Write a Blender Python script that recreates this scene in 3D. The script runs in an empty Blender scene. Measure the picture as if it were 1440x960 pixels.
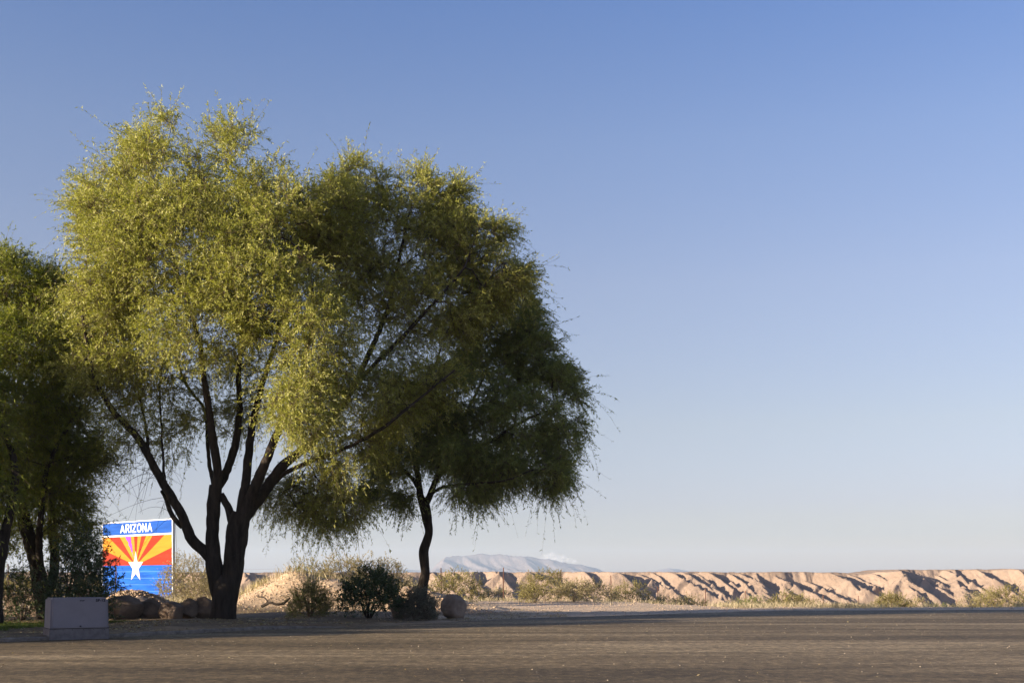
import bpy, math, random
import numpy as np
from mathutils import Vector, Matrix

random.seed(7)
RNG = np.random.default_rng(11)
C = bpy.context.scene.collection
S = bpy.context.scene

# ------------------------------------------------------------------ camera
F, HY, CZ = 1700.0, 812.0, 1.0            # focal length and horizon row in photo pixels, eye height
cam_d = bpy.data.cameras.new("camera"); cam = bpy.data.objects.new("camera", cam_d); C.objects.link(cam)
cam_d.sensor_width = 36; cam_d.lens = 36 * F / 1440
cam_d.shift_y = (HY - 480) / 1440
cam_d.clip_start = 0.1; cam_d.clip_end = 40000
cam.location = (0, 0, CZ); cam.rotation_euler = (math.radians(90), 0, 0)
S.camera = cam

def P(px, py, Y):
    return np.array([(px - 720) / F * Y, Y, CZ + (HY - py) / F * Y])

# ------------------------------------------------------------------ light
SUN_EL = math.radians(10); SUN_AZ = math.radians(207)       # direction towards the sun, counter-clockwise from +X
sv = Vector((math.cos(SUN_EL) * math.cos(SUN_AZ), math.cos(SUN_EL) * math.sin(SUN_AZ), math.sin(SUN_EL)))
w = bpy.data.worlds.new("World"); S.world = w; w.use_nodes = True
nt = w.node_tree; nt.nodes.clear()
sky = nt.nodes.new('ShaderNodeTexSky'); sky.sky_type = 'NISHITA'; sky.sun_disc = False
sky.sun_elevation = SUN_EL; sky.sun_rotation = math.atan2(sv.x, sv.y)
sky.altitude = 300; sky.air_density = 1.0; sky.dust_density = 0.8; sky.ozone_density = 2.0
bgn = nt.nodes.new('ShaderNodeBackground'); bgn.inputs[1].default_value = 0.070
wo = nt.nodes.new('ShaderNodeOutputWorld')
# a slight white-balance tint by elevation
tc = nt.nodes.new('ShaderNodeTexCoord'); sx_ = nt.nodes.new('ShaderNodeSeparateXYZ'); nt.links.new(tc.outputs['Generated'], sx_.inputs[0])
cr = nt.nodes.new('ShaderNodeValToRGB'); nt.links.new(sx_.outputs['Z'], cr.inputs[0])
SKYT = [(0.0, (0.921, 0.751, 0.773)), (0.016, (0.921, 0.751, 0.773)), (0.035, (0.791, 0.7, 0.898)), (0.062, (0.828, 0.688, 0.894)), (0.124, (1.022, 0.783, 0.835)), (0.235, (1.184, 0.899, 0.956)), (0.338, (1.087, 0.93, 1.077)), (0.431, (0.828, 0.849, 1.151))]
el_ = cr.color_ramp.elements
while len(el_) < len(SKYT): el_.new(.5)
for i_, (p_, c_) in enumerate(SKYT): el_[i_].position = p_; el_[i_].color = (*[v_*.5 for v_ in c_], 1)
mxs = nt.nodes.new('ShaderNodeMix'); mxs.data_type = 'RGBA'; mxs.blend_type = 'MULTIPLY'; mxs.inputs[0].default_value = 1
nt.links.new(sky.outputs[0], mxs.inputs[6]); nt.links.new(cr.outputs[0], mxs.inputs[7])
gn = nt.nodes.new('ShaderNodeVectorMath'); gn.operation = 'SCALE'; gn.inputs['Scale'].default_value = 2.0; nt.links.new(mxs.outputs[2], gn.inputs[0])
nt.links.new(gn.outputs[0], bgn.inputs[0]); nt.links.new(bgn.outputs[0], wo.inputs[0])
sd = bpy.data.lights.new("sun", 'SUN'); sd.energy = 5.0; sd.angle = math.radians(0.5); sd.color = (1, .86, .67)
sun = bpy.data.objects.new("sun", sd); C.objects.link(sun)
sun.rotation_euler = sv.to_track_quat('Z', 'Y').to_euler(); sun.location = (-40, -20, 30)
S.view_settings.view_transform = 'Standard'; S.view_settings.look = 'None'
S.view_settings.exposure = 1.5; S.view_settings.gamma = 1
S.render.engine = 'CYCLES'
S.cycles.max_bounces = 8; S.cycles.transparent_max_bounces = 16; S.cycles.volume_bounces = 1
S.cycles.volume_step_rate = 4
S.cycles.use_denoising = True

# ------------------------------------------------------------------ noise in numpy
_perm = np.random.default_rng(3).random((256, 256))
_p3 = np.random.default_rng(4).random((64, 64, 64))
def vnoise(x, y):
    xi = np.floor(x).astype(int); yi = np.floor(y).astype(int)
    fx = x - xi; fy = y - yi; fx = fx*fx*(3-2*fx); fy = fy*fy*(3-2*fy)
    g = lambda a, b: _perm[a & 255, b & 255]
    return (g(xi, yi)*(1-fx)+g(xi+1, yi)*fx)*(1-fy)+(g(xi, yi+1)*(1-fx)+g(xi+1, yi+1)*fx)*fy
def fbm(x, y, o=4, ridged=False):
    s = 0; a = 1; t = 0
    for i in range(o):
        n = vnoise(x+17.3*i, y+9.1*i)
        if ridged: n = 1-abs(2*n-1)
        s = s+a*n; t += a; a *= .5; x = x*2.03; y = y*2.03
    return s/t
def vnoise3(p):
    i = np.floor(p).astype(int); f = p-i; f = f*f*(3-2*f); r = 0
    for dx in (0, 1):
        for dy in (0, 1):
            for dz in (0, 1):
                wgt = (f[:, 0] if dx else 1-f[:, 0])*(f[:, 1] if dy else 1-f[:, 1])*(f[:, 2] if dz else 1-f[:, 2])
                r = r+wgt*_p3[(i[:, 0]+dx) & 63, (i[:, 1]+dy) & 63, (i[:, 2]+dz) & 63]
    return r
def sstep(a, b, x):
    t = np.clip((x-a)/(b-a), 0, 1); return t*t*(3-2*t)

# ------------------------------------------------------------------ object helpers
def tag(o, label=None, cat=None, group=None, kind=None):
    if label: o["label"] = label
    if cat: o["category"] = cat
    if group: o["group"] = group
    if kind: o["kind"] = kind
    return o
def mesh_np(name, V, polys, k, mat, parent=None, smooth=False, rnd=None):
    """V (n,3); polys (m,k) int array"""
    me = bpy.data.meshes.new(name)
    V = np.asarray(V, dtype=np.float32); polys = np.asarray(polys, dtype=np.int32)
    me.vertices.add(len(V)); me.vertices.foreach_set('co', V.ravel())
    me.loops.add(polys.size); me.loops.foreach_set('vertex_index', polys.ravel())
    me.polygons.add(len(polys)); me.polygons.foreach_set('loop_start', np.arange(0, polys.size, k, dtype=np.int32))
    if smooth: me.polygons.foreach_set('use_smooth', np.ones(len(polys), bool))
    if rnd is not None:
        at = me.attributes.new('rnd', 'FLOAT', 'FACE'); at.data.foreach_set('value', np.asarray(rnd, dtype=np.float32))
    me.update(calc_edges=True); me.validate()
    me.materials.append(mat)
    return link(name, me, parent)
def link(name, me, parent=None):
    o = bpy.data.objects.new(name, me); C.objects.link(o)
    if parent is not None:
        o.parent = parent
        o.matrix_parent_inverse = Matrix.Translation(-parent.location)
    return o
def empty(name, loc, label=None, cat=None, group=None):
    o = bpy.data.objects.new(name, None); C.objects.link(o); o.location = [float(a) for a in loc]; o.empty_display_size = .2
    return tag(o, label, cat, group)
def pydata(name, vs, fs, mat, parent=None, smooth=False):
    me = bpy.data.meshes.new(name); me.from_pydata([tuple(map(float, v)) for v in vs], [], fs); me.update()
    if smooth: me.polygons.foreach_set('use_smooth', [True]*len(me.polygons))
    me.materials.append(mat)
    return link(name, me, parent)
def grid_mesh(name, X, Y, Z, mat, smooth=True, parent=None):
    n, m = X.shape
    V = np.stack([X, Y, Z], -1).reshape(-1, 3)
    i = np.arange(n*m).reshape(n, m)
    q = np.stack([i[:-1, :-1], i[:-1, 1:], i[1:, 1:], i[1:, :-1]], -1).reshape(-1, 4)
    return mesh_np(name, V, q, 4, mat, parent, smooth)
def box_geo(x0, x1, y0, y1, z0, z1):
    v = [(x0, y0, z0), (x1, y0, z0), (x1, y1, z0), (x0, y1, z0), (x0, y0, z1), (x1, y0, z1), (x1, y1, z1), (x0, y1, z1)]
    f = [(0, 3, 2, 1), (4, 5, 6, 7), (0, 1, 5, 4), (1, 2, 6, 5), (2, 3, 7, 6), (3, 0, 4, 7)]
    return v, f

# ------------------------------------------------------------------ materials
def newmat(name):
    m = bpy.data.materials.new(name); m.use_nodes = True
    nt = m.node_tree; b = nt.nodes['Principled BSDF']
    b.inputs['Roughness'].default_value = .85
    b.inputs['Specular IOR Level'].default_value = .25
    return m, nt, b
def tex_noise(nt, scale, detail=6, rough=.6, vec=None, dist=0):
    n = nt.nodes.new('ShaderNodeTexNoise'); n.inputs['Scale'].default_value = scale
    n.inputs['Detail'].default_value = detail; n.inputs['Roughness'].default_value = rough; n.inputs['Distortion'].default_value = dist
    if vec is not None: nt.links.new(vec, n.inputs['Vector'])
    return n
def ramp(nt, src, stops):
    r = nt.nodes.new('ShaderNodeValToRGB'); nt.links.new(src, r.inputs[0])
    e = r.color_ramp.elements
    while len(e) > len(stops): e.remove(e[-1])
    while len(e) < len(stops): e.new(.5)
    for k, (p, c) in enumerate(stops): e[k].position = p; e[k].color = (*c, 1) if len(c) == 3 else c
    return r
def mixc(nt, fac, a, b, mode='MIX'):
    m = nt.nodes.new('ShaderNodeMix'); m.data_type = 'RGBA'; m.blend_type = mode
    for s, v in ((m.inputs[0], fac), (m.inputs[6], a), (m.inputs[7], b)):
        if hasattr(v, 'is_output'): nt.links.new(v, s)
        else: s.default_value = v if not isinstance(v, tuple) else (*v, 1)[:4]
    return m.outputs[2]
def bump(nt, b, src, strength, dist):
    n = nt.nodes.new('ShaderNodeBump'); n.inputs['Strength'].default_value = strength; n.inputs['Distance'].default_value = dist
    nt.links.new(src, n.inputs['Height']); nt.links.new(n.outputs[0], b.inputs['Normal']); return n
def objco(nt, scale=(1, 1, 1)):
    t = nt.nodes.new('ShaderNodeTexCoord'); m = nt.nodes.new('ShaderNodeMapping'); m.inputs['Scale'].default_value = scale
    nt.links.new(t.outputs['Object'], m.inputs[0]); return m.outputs[0]
def mat_mottled(name, c0, c1, scale, bumpd=.01, rough=.9, sc=(1, 1, 1), bscale=None, detail=8):
    m, nt, b = newmat(name); v = objco(nt, sc)
    n = tex_noise(nt, scale, detail, .65, v); r = ramp(nt, n.outputs[0], [(.32, c0), (.68, c1)])
    nt.links.new(r.outputs[0], b.inputs['Base Color']); b.inputs['Roughness'].default_value = rough
    n2 = tex_noise(nt, bscale or scale*3, 8, .7, v); bump(nt, b, n2.outputs[0], 1, bumpd)
    return m
def mat_leaf(name, stops, transl=.35, rough=.55):
    m = bpy.data.materials.new(name); m.use_nodes = True; nt = m.node_tree; b = nt.nodes['Principled BSDF']
    a = nt.nodes.new('ShaderNodeAttribute'); a.attribute_name = 'rnd'
    r = ramp(nt, a.outputs['Fac'], stops)
    nt.links.new(r.outputs[0], b.inputs['Base Color']); b.inputs['Roughness'].default_value = rough
    b.inputs['Specular IOR Level'].default_value = .3
    t = nt.nodes.new('ShaderNodeBsdfTranslucent')
    nt.links.new(mixc(nt, 1.0, r.outputs[0], (1.1, 1.15, .5), 'MULTIPLY'), t.inputs[0])
    mx = nt.nodes.new('ShaderNodeMixShader'); mx.inputs[0].default_value = transl
    nt.links.new(b.outputs[0], mx.inputs[1]); nt.links.new(t.outputs[0], mx.inputs[2])
    nt.links.new(mx.outputs[0], nt.nodes['Material Output'].inputs[0]); return m

M = {}
M['bark'] = mat_mottled('bark', (.018, .014, .011), (.055, .042, .032), 9, .03, .95, (1, 1, .25), 14)  # bark set near black, standing in for shade on the trunks
M['twig'] = mat_mottled('twig', (.09, .06, .045), (.16, .11, .08), 6, .002)
M['dead_twig'] = mat_mottled('dead_twig', (.16, .13, .11), (.26, .21, .17), 6, .002)
M['leaf_main'] = mat_leaf('leaf_main', [(0, (.16, .18, .034)), (.4, (.30, .305, .060)), (.75, (.41, .40, .10)), (1, (.54, .52, .22))], .36, .45)
M['leaf_dark'] = mat_leaf('leaf_dark', [(0, (.125, .155, .045)), (.6, (.20, .235, .062)), (1, (.31, .33, .10))], .33)
M['leaf_left'] = mat_leaf('leaf_left', [(0, (.12, .15, .02)), (.5, (.20, .225, .03)), (1, (.31, .31, .055))], .35)
M['leaf_oleander'] = mat_leaf('leaf_oleander', [(0, (.04, .065, .03)), (.6, (.06, .09, .04)), (1, (.11, .14, .06))], .2, .4)
M['leaf_creosote'] = mat_leaf('leaf_creosote', [(0, (.17, .155, .055)), (.5, (.25, .215, .080)), (1, (.36, .30, .13))], .3)
M['leaf_pale'] = mat_leaf('leaf_pale', [(0, (.22, .18, .095)), (.5, (.31, .26, .14)), (1, (.41, .345, .20))], .3)
M['leaf_sage'] = mat_leaf('leaf_sage', [(0, (.10, .10, .075)), (.6, (.16, .155, .12)), (1, (.24, .23, .18))], .2)
M['leaf_willow'] = mat_leaf('leaf_willow', [(0, (.12, .14, .04)), (.6, (.20, .21, .07)), (1, (.30, .29, .11))], .3)
M['straw'] = mat_leaf('straw', [(0, (.30, .24, .15)), (.5, (.40, .33, .22)), (1, (.50, .43, .30))], .3)
M['grass'] = mat_leaf('grass', [(0, (.07, .10, .02)), (.6, (.11, .155, .03)), (1, (.20, .22, .06))], .35)
M['litter'] = mat_leaf('litter', [(0, (.16, .10, .05)), (.5, (.34, .25, .11)), (1, (.58, .47, .24))], .1)
M['clod'] = mat_mottled('clod', (.34, .24, .16), (.50, .37, .26), 5, .01)
M['boulder'] = mat_mottled('boulder', (.17, .12, .09), (.34, .26, .20), 3.5, .03, .9, (1, 1, 1), 9)
M['boulder_dark'] = mat_mottled('boulder_dark', (.11, .08, .06), (.26, .19, .14), 2.5, .03, .9, (1, 1, 1), 7)
M['concrete'] = mat_mottled('concrete', (.20, .17, .14), (.36, .32, .27), 8, .006)
M['kerb'] = mat_mottled('kerb_concrete', (.13, .105, .085), (.30, .25, .20), 7, .02)
M['cabinet'] = mat_mottled('cabinet', (.19, .18, .195), (.225, .212, .228), 3, .0006, .55)
M['cabinet_base'] = mat_mottled('cabinet_base', (.12, .11, .11), (.20, .185, .18), 9, .004, .8)
M['wood'] = mat_mottled('weathered_wood', (.13, .09, .065), (.26, .19, .14), 4, .006, .9, (.4, .4, 4), 10)
M['rust'] = mat_mottled('rusty_steel', (.12, .06, .04), (.22, .11, .08), 10, .001, .7)
M['blackpaint'] = mat_mottled('black_paint', (.02, .02, .025), (.03, .03, .035), 5, .0002, .6)
def paint(name, col, streak=.12):
    m, nt, b = newmat(name); v = objco(nt, (.25, 1, 3)); n = tex_noise(nt, 2.2, 5, .6, v)
    lo = tuple(c*(1-streak) for c in col); hi = tuple(min(1, c*(1+streak)+streak*.03) for c in col)
    r = ramp(nt, n.outputs[0], [(.35, lo), (.7, hi)]); nt.links.new(r.outputs[0], b.inputs['Base Color'])
    b.inputs['Roughness'].default_value = .6; b.inputs['Specular IOR Level'].default_value = .12
    return m
M['s_white'] = paint('sign_white', (.80, .80, .80), .04)
M['s_blue'] = paint('sign_blue', (.001, .075, .40), .3)
M['s_seam'] = paint('sign_blue_seam', (.06, .17, .42), .1)
M['s_dblue'] = paint('sign_header_blue', (.004, .06, .30), .25)
M['s_red'] = paint('sign_red', (.235, .018, .005), .12)
M['s_yellow'] = paint('sign_yellow', (.44, .17, .012), .10)
M['s_star'] = paint('sign_star', (.60, .50, .40), .03)
M['s_magenta'] = paint('sign_magenta', (.45, .04, .42), .3)
M['s_pink'] = paint('sign_faded_pink', (.5, .16, .16), .3)
M['metal'] = mat_mottled('galvanised', (.34, .36, .35), (.44, .45, .43), 6, .0005, .5)

# asphalt
m, nt, b = newmat('asphalt'); v = objco(nt)
n1 = tex_noise(nt, .45, 5, .6, objco(nt, (.16, 1, 1)), .8); n2 = tex_noise(nt, 1.6, 7, .7, objco(nt, (.5, 1.0, 1)))
n3 = tex_noise(nt, 60, 4, .7, v); n4 = tex_noise(nt, 5, 6, .8, objco(nt, (1.6, 1, 1)))
r1 = ramp(nt, n1.outputs[0], [(.28, (.078, .056, .030)), (.5, (.17, .122, .065)), (.72, (.36, .27, .155))])
r2 = ramp(nt, n2.outputs[0], [(.3, (.68, .68, .68)), (.7, (1.25, 1.25, 1.25))])
r3 = ramp(nt, n3.outputs[0], [(.3, (.55, .55, .55)), (.7, (1.4, 1.4, 1.4))])
c = mixc(nt, 1, r1.outputs[0], r2.outputs[0], 'MULTIPLY'); c = mixc(nt, 1, c, r3.outputs[0], 'MULTIPLY')
r4 = ramp(nt, n4.outputs[0], [(.32, (.4, .4, .4)), (.5, (.95, .95, .95)), (.68, (2.0, 1.95, 1.85))]); c = mixc(nt, 1, c, r4.outputs[0], 'MULTIPLY')
vo = nt.nodes.new('ShaderNodeTexVoronoi'); vo.inputs['Scale'].default_value = 11; nt.links.new(v, vo.inputs['Vector'])
rv = ramp(nt, vo.outputs['Distance'], [(.08, (1, 1, 1)), (.13, (0, 0, 0))])
sep = nt.nodes.new('ShaderNodeSeparateColor'); nt.links.new(vo.outputs['Color'], sep.inputs[0])
rw = ramp(nt, sep.outputs[0], [(.80, (0, 0, 0)), (.84, (1, 1, 1))])
mm = mixc(nt, 1, rv.outputs[0], rw.outputs[0], 'MULTIPLY')
c = mixc(nt, mm, c, (.46, .40, .33)); nt.links.new(c, b.inputs['Base Color'])
b.inputs['Roughness'].default_value = .8
bump(nt, b, n3.outputs[0], .9, .006); M['asphalt'] = m

# ground: pale desert dirt, browner litter-covered soil on the planted island
m, nt, b = newmat('ground'); v = objco(nt)
n1 = tex_noise(nt, .6, 8, .65, v); n2 = tex_noise(nt, 9, 8, .75, v)
dirt = ramp(nt, n1.outputs[0], [(.3, (.50, .365, .24)), (.7, (.68, .51, .345))])
isl = ramp(nt, n1.outputs[0], [(.3, (.15, .10, .058)), (.7, (.31, .22, .125))])
a = nt.nodes.new('ShaderNodeAttribute'); a.attribute_name = 'island'
c = mixc(nt, a.outputs['Fac'], dirt.outputs[0], isl.outputs[0])
r2 = ramp(nt, n2.outputs[0], [(.3, (.6, .6, .6)), (.7, (1.25, 1.25, 1.25))])
c = mixc(nt, 1, c, r2.outputs[0], 'MULTIPLY'); nt.links.new(c, b.inputs['Base Color'])
bump(nt, b, n2.outputs[0], 1, .04); M['ground'] = m

M['bluff'] = mat_mottled('bluff_clay', (.265, .19, .137), (.345, .255, .19), .12, .18, .95, (1, 1, 2.2), 1.6)
M['mountain'] = mat_mottled('mountain_rock', (.15, .12, .11), (.235, .19, .17), .004, 6, .95, (1, 1, 1), .02)

# ------------------------------------------------------------------ ground
EX = np.array([-60, -14, -9.4, -7.9, -6.7, -5.5, -4.5, -3.5, -1.9, -.3, 2.6, 5.7, 8.3, 15.8, 60, 400])
EY = np.array([12, 15.2, 17.7, 18.8, 20.2, 22.2, 23.6, 24.5, 26.6, 29.3, 31.9, 34.9, 37.0, 37.8, 39, 40])
def edge(x): return np.interp(x, EX, EY)
def ground_z(x, y):
    e = y-edge(x)
    island = sstep(-2.2, -4.2, x)*sstep(48, 38, y)
    y0 = 38.6+12.4*sstep(9, 2, x)
    z = -np.minimum(8.4, np.maximum(0, y-y0)*.045*sstep(0, 14, y-y0))
    near = sstep(.0, .35, e)
    bumps = (fbm(x*.5, y*.5, 4)-.5)*(.16-.10*sstep(-3, -1, x)*sstep(48, 44, y))*sstep(.3, 3, e)*sstep(400, 60, y)+(fbm(x*2.3, y*2.3, 3)-.5)*.05*sstep(.2, 1, e)*sstep(90, 60, y)
    z = z+bumps+near*island*.07
    z = np.where(e < .0, -.035, z)
    # mounds of dug soil behind the trees
    for cx, cy, rx, ry, h in ((-10.6, 33.5, 1.1, 1.1, .52), (-8.6, 34.0, 1.3, 1.0, .12), (-6.9, 36.8, 1.5, 1.4, .74), (-4.6, 36.5, 2.6, 1.4, .55), (-2.6, 35.5, 1.8, 1.0, .38)):
        d = ((x-cx)/rx)**2+((y-cy)/ry)**2
        z = z+h*np.exp(-d)*(1+.5*(fbm(x*1.7, y*1.7, 4)-.5))
    back = sstep(290, 330, y)                   # plateau behind the bluffs
    return z*(1-back)+(back)*2.0
def gz(x, y): return float(ground_z(np.array([float(x)]), np.array([float(y)]))[0])
def axis(parts):
    out = []
    for a, b_, n in parts: out += list(np.linspace(a, b_, n, endpoint=False))
    return np.array(out+[parts[-1][1]])
gx = axis([(-9000, -600, 10), (-600, -60, 16), (-60, -16, 26), (-16, 12, 230), (12, 60, 60), (60, 600, 20), (600, 9000, 10)])
gy = axis([(-300, 0, 6), (0, 17, 20), (17, 42, 170), (42, 70, 60), (70, 290, 40), (290, 340, 8), (340, 14000, 14)])
Xg, Yg = np.meshgrid(gx, gy)
Zg = ground_z(Xg, Yg)
g = grid_mesh('ground', Xg, Yg, Zg, M['ground'])
isl = (sstep(-.2, -2.6, Xg+(fbm(Xg*.6, Yg*.6, 3)-.5)*3)*sstep(37, 32.5, Yg+(fbm(Xg*.7+5, Yg*.7, 3)-.5)*4)*sstep(-30, -20, Xg))
at = g.data.attributes.new('island', 'FLOAT', 'POINT'); at.data.foreach_set('value', isl.ravel().astype(np.float32))
tag(g, kind='structure')

# asphalt lot
ax = axis([(-60, -12, 14), (-12, 20, 110), (20, 400, 20)])
tt = np.linspace(0, 1, 60)
Xa, Ta = np.meshgrid(ax, tt); Ea = edge(Xa)
Ya = -30+(Ea+30)*Ta
wob = (fbm(ax*1.3, ax*0+3, 4)-.5)*.35*sstep(-3.8, -2.5, ax)
Ya = Ya+wob[None, :]*Ta**8
Za = .004+0*Xa
o = grid_mesh('asphalt_lot', Xa, Ya, Za, M['asphalt']); tag(o, kind='structure')

# kerb along the planted island
kx = np.linspace(-16, -3.4, 200); V = []; Fc = []
for i, x in enumerate(kx):
    y = edge(x); j = (random.random()-.5)*.03; h = .062+(random.random()-.5)*.02
    hh = h*(1 if x < -4.4 else max(.15, (-3.4-x)/1.0))
    V += [(x, y-.015+j, -.02), (x, y-.01+j, hh*.8), (x, y+.02+j, hh), (x, y+.15+j, hh), (x, y+.16, -.02)]
for i in range(199):
    for k in range(4): Fc.append((i*5+k, (i+1)*5+k, (i+1)*5+k+1, i*5+k+1))
o = pydata('kerb', V, Fc, M['kerb']); tag(o, kind='structure')

# ------------------------------------------------------------------ badland bluffs
def spur_field(X, Y, spurs, base):
    H = base.copy()
    for (x0, y0, z0, x1, y1, z1, kl, kr) in spurs:
        m_ = 16
        ix = np.where((X[0] > min(x0, x1)-m_) & (X[0] < max(x0, x1)+m_))[0]
        if len(ix) == 0: continue
        s = slice(ix[0], ix[-1]+1); xs = X[:, s]; ys = Y[:, s]
        dx, dy = x1-x0, y1-y0; L2 = dx*dx+dy*dy
        t = ((xs-x0)*dx+(ys-y0)*dy)/L2; tc = np.clip(t, 0, 1)
        px_, py_ = x0+dx*tc, y0+dy*tc
        side = (xs-x0)*dy-(ys-y0)*dx
        d = np.hypot(xs-px_, ys-py_)
        k = np.where(side > 0, kl, kr)
        zr = z0+(z1-z0)*(tc**1.05)
        h = zr-k*d
        H[:, s] = np.maximum(H[:, s], h)
    return H
rb = random.Random(5)
bx_ = np.concatenate([np.arange(-240, -112, 1.2), np.arange(-112, 138, .22), np.arange(138, 300, 1.2)])
by_ = np.concatenate([np.arange(272, 322, .42), np.arange(322, 350, 3)])
Xb, Yb = np.meshgrid(bx_, by_)
warpx = (fbm(Xb*.12, Yb*.12, 3)-.5)*5; warpy = (fbm(Xb*.12+40, Yb*.12+7, 3)-.5)*4
def crest_y(x): return 312+5*(fbm(np.array([x*.02]), np.array([2.2]), 3)[0]-.5)*2
def top_z(x):
    # rises to the right as in the photograph (the skyline dips near column 1225 before the last mesa)
    px = 720+x/312*F
    return CZ+(HY-np.interp(px, [-400, 300, 1000, 1180, 1222, 1240, 1270, 1440, 2400], [802, 804, 803, 803.5, 806, 804, 800, 799, 798]))/F*312
base_z = -7.6
plate_edge = np.array([crest_y(x) for x in bx_])[None, :]+2.2*(fbm(Xb*.16, Yb*0+1, 4)-.5)*2.4
tz = np.array([top_z(x) for x in bx_])[None, :]
H0 = np.minimum(tz, tz-.85*(plate_edge+6.5-Yb))
H0 = np.maximum(H0, base_z-1.2+0*Xb)
spurs = []
x = -235.0
while x < 290:
    cy = crest_y(x); z0 = top_z(x)+(rb.uniform(.6, 3.2) if rb.random() < .55 else rb.uniform(-2.0, .5))
    lean = rb.uniform(6, 15) if rb.random() < .8 else rb.uniform(-9, 1)
    run = rb.uniform(16, 26); z1 = base_z+rb.uniform(-.5, 1.6)
    kl, kr = rb.uniform(.7, 1.0), rb.uniform(1.0, 1.5)
    spurs.append((x, cy+5.5, z0, x+lean, cy-run, z1, kl, kr))
    for q in range(rb.choice((3, 4, 5))):
        f = rb.uniform(.12, .75); sx = x+lean*f; sy = cy+1-(run+1)*f; sz = z0+(z1-z0)*f**1.05-.1
        l = rb.uniform(4, 10); s_ = 1 if rb.random() < .6 else -1
        spurs.append((sx, sy, sz, sx+s_*l*rb.uniform(.35, .8), sy-l*rb.uniform(.5, 1), sz-l*rb.uniform(.55, .8), rb.uniform(.7, 1), rb.uniform(.9, 1.4)))
    x += rb.uniform(1.8, 5.2)
Zb = spur_field(Xb+warpx*.35, Yb+warpy*.35, spurs, H0)
Zb = np.minimum(Zb, tz+.5*(fbm(Xb*.22, Yb*.05, 5)-.5)-.35*fbm(Xb*.5, Yb*.05, 3, True)**3)
slope_part = sstep(tz, tz-1.5, Zb)
Zb = Zb+slope_part*((fbm(Xb*.3, Yb*.3, 5, True)-.6)*.45+(fbm(Xb*1.0, Yb*.5, 4, True)-.6)*.32+(fbm(Xb*2.6, Yb*1.8, 3, True)-.6)*.22)
Zb = np.where(Yb > 345, np.minimum(Zb, 1.9), Zb)
Zb = np.maximum(Zb, base_z-1.6+(fbm(Xb*.3, Yb*.3, 4)-.5)*1.0)
o = grid_mesh('badland_hills', Xb, Yb, Zb, M['bluff'], smooth=False); tag(o, kind='structure')

# ------------------------------------------------------------------ far mountains
def mountain(name, Y0, depth, prof, seed, nx=260, ny=70):
    pxs = np.array([p[0] for p in prof], float); pys = np.array([p[1] for p in prof], float)
    xs = np.linspace((pxs[0]-720)/F*Y0, (pxs[-1]-720)/F*Y0, nx); ys = np.linspace(Y0-depth, Y0+depth, ny)
    X, Y = np.meshgrid(xs, ys)
    crest = CZ+(HY-np.interp(720+xs/Y0*F, pxs, pys))/F*Y0
    t = np.clip(1-np.abs(Y-Y0-(fbm(X/260+seed, Y*0, 2)-.5)*depth*.5)/depth, 0, 1)
    s = 1/(Y0*.045)
    shear = X+(Y-Y0)*.35
    r = fbm(shear*s*2.0+seed, Y*s*.45, 5, True)
    Z = crest[None, :]*(t**.85)*(1-(1-t**2.2)*1.9*(1-r)**1.1)
    Z = np.maximum(Z, -10)
    o = grid_mesh(name, X, Y, Z, M['mountain'], True); tag(o, kind='structure'); return o
mountain('far_mountains', 6500, 620, [(590, 812), (604, 804), (612, 795), (625, 782.5), (640, 780), (650, 781), (662, 778.5), (678, 777), (690, 778.5), (705, 778), (722, 781), (740, 781.5), (760, 785), (772, 785.5), (790, 790), (806, 793), (815, 793.5), (835, 798), (850, 804), (870, 812)], 3.1)
mountain('distant_ridge', 8200, 500, [(520, 812), (545, 803), (570, 800), (590, 801), (620, 799), (660, 806), (690, 812)], 8.3, 120, 40)
mountain('distant_butte', 7600, 400, [(900, 812), (915, 804), (928, 800), (940, 798), (955, 799.5), (965, 801.5), (975, 805), (990, 812)], 5.7, 120, 40)

# ------------------------------------------------------------------ cloud far behind the mountains, outside the haze
m, nt, b = newmat('cloud_vapour'); b.inputs['Base Color'].default_value = (.75, .75, .77, 1); b.inputs['Roughness'].default_value = 1; b.inputs['Specular IOR Level'].default_value = 0
tr = nt.nodes.new('ShaderNodeBsdfTransparent'); mx = nt.nodes.new('ShaderNodeMixShader')
lw = nt.nodes.new('ShaderNodeLayerWeight'); lw.inputs[0].default_value = .35
rr = ramp(nt, lw.outputs['Facing'], [(.05, (.84, .84, .84)), (.6, (1, 1, 1))])
nt.links.new(rr.outputs[0], mx.inputs[0]); nt.links.new(b.outputs[0], mx.inputs[1]); nt.links.new(tr.outputs[0], mx.inputs[2])
nt.links.new(mx.outputs[0], nt.nodes['Material Output'].inputs[0]); M['cloud'] = m
import bmesh
def ico(sub):
    bm = bmesh.new(); bmesh.ops.create_icosphere(bm, subdivisions=sub, radius=1)
    V = np.array([v.co[:] for v in bm.verts]); Fc = np.array([[v.index for v in f.verts] for f in bm.faces]); bm.free(); return V, Fc
ICO = {k: ico(k) for k in (1, 2, 3, 4)}
Vs, Fs = [], []; n = 0
for (px, py, r) in ((762, 787, 5), (770, 782, 6), (777, 779.5, 5), (784, 784, 6), (793, 783, 4.5), (800, 787, 5), (778, 788, 7), (790, 789, 6), (808, 789, 4), (768, 789, 6)):
    c0 = P(px, py, 12500); V, Fc = ICO[3]; rr_ = r/F*12500
    W = V*rr_*(1+.55*(vnoise3(V*2.4+px)[:, None]-.5)); W[:, 2] *= .85
    Vs.append(W+c0); Fs.append(Fc+n); n += len(V)
o = mesh_np('cloud', np.concatenate(Vs), np.concatenate(Fs), 3, M['cloud'], smooth=True); tag(o, kind='structure')

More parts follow.
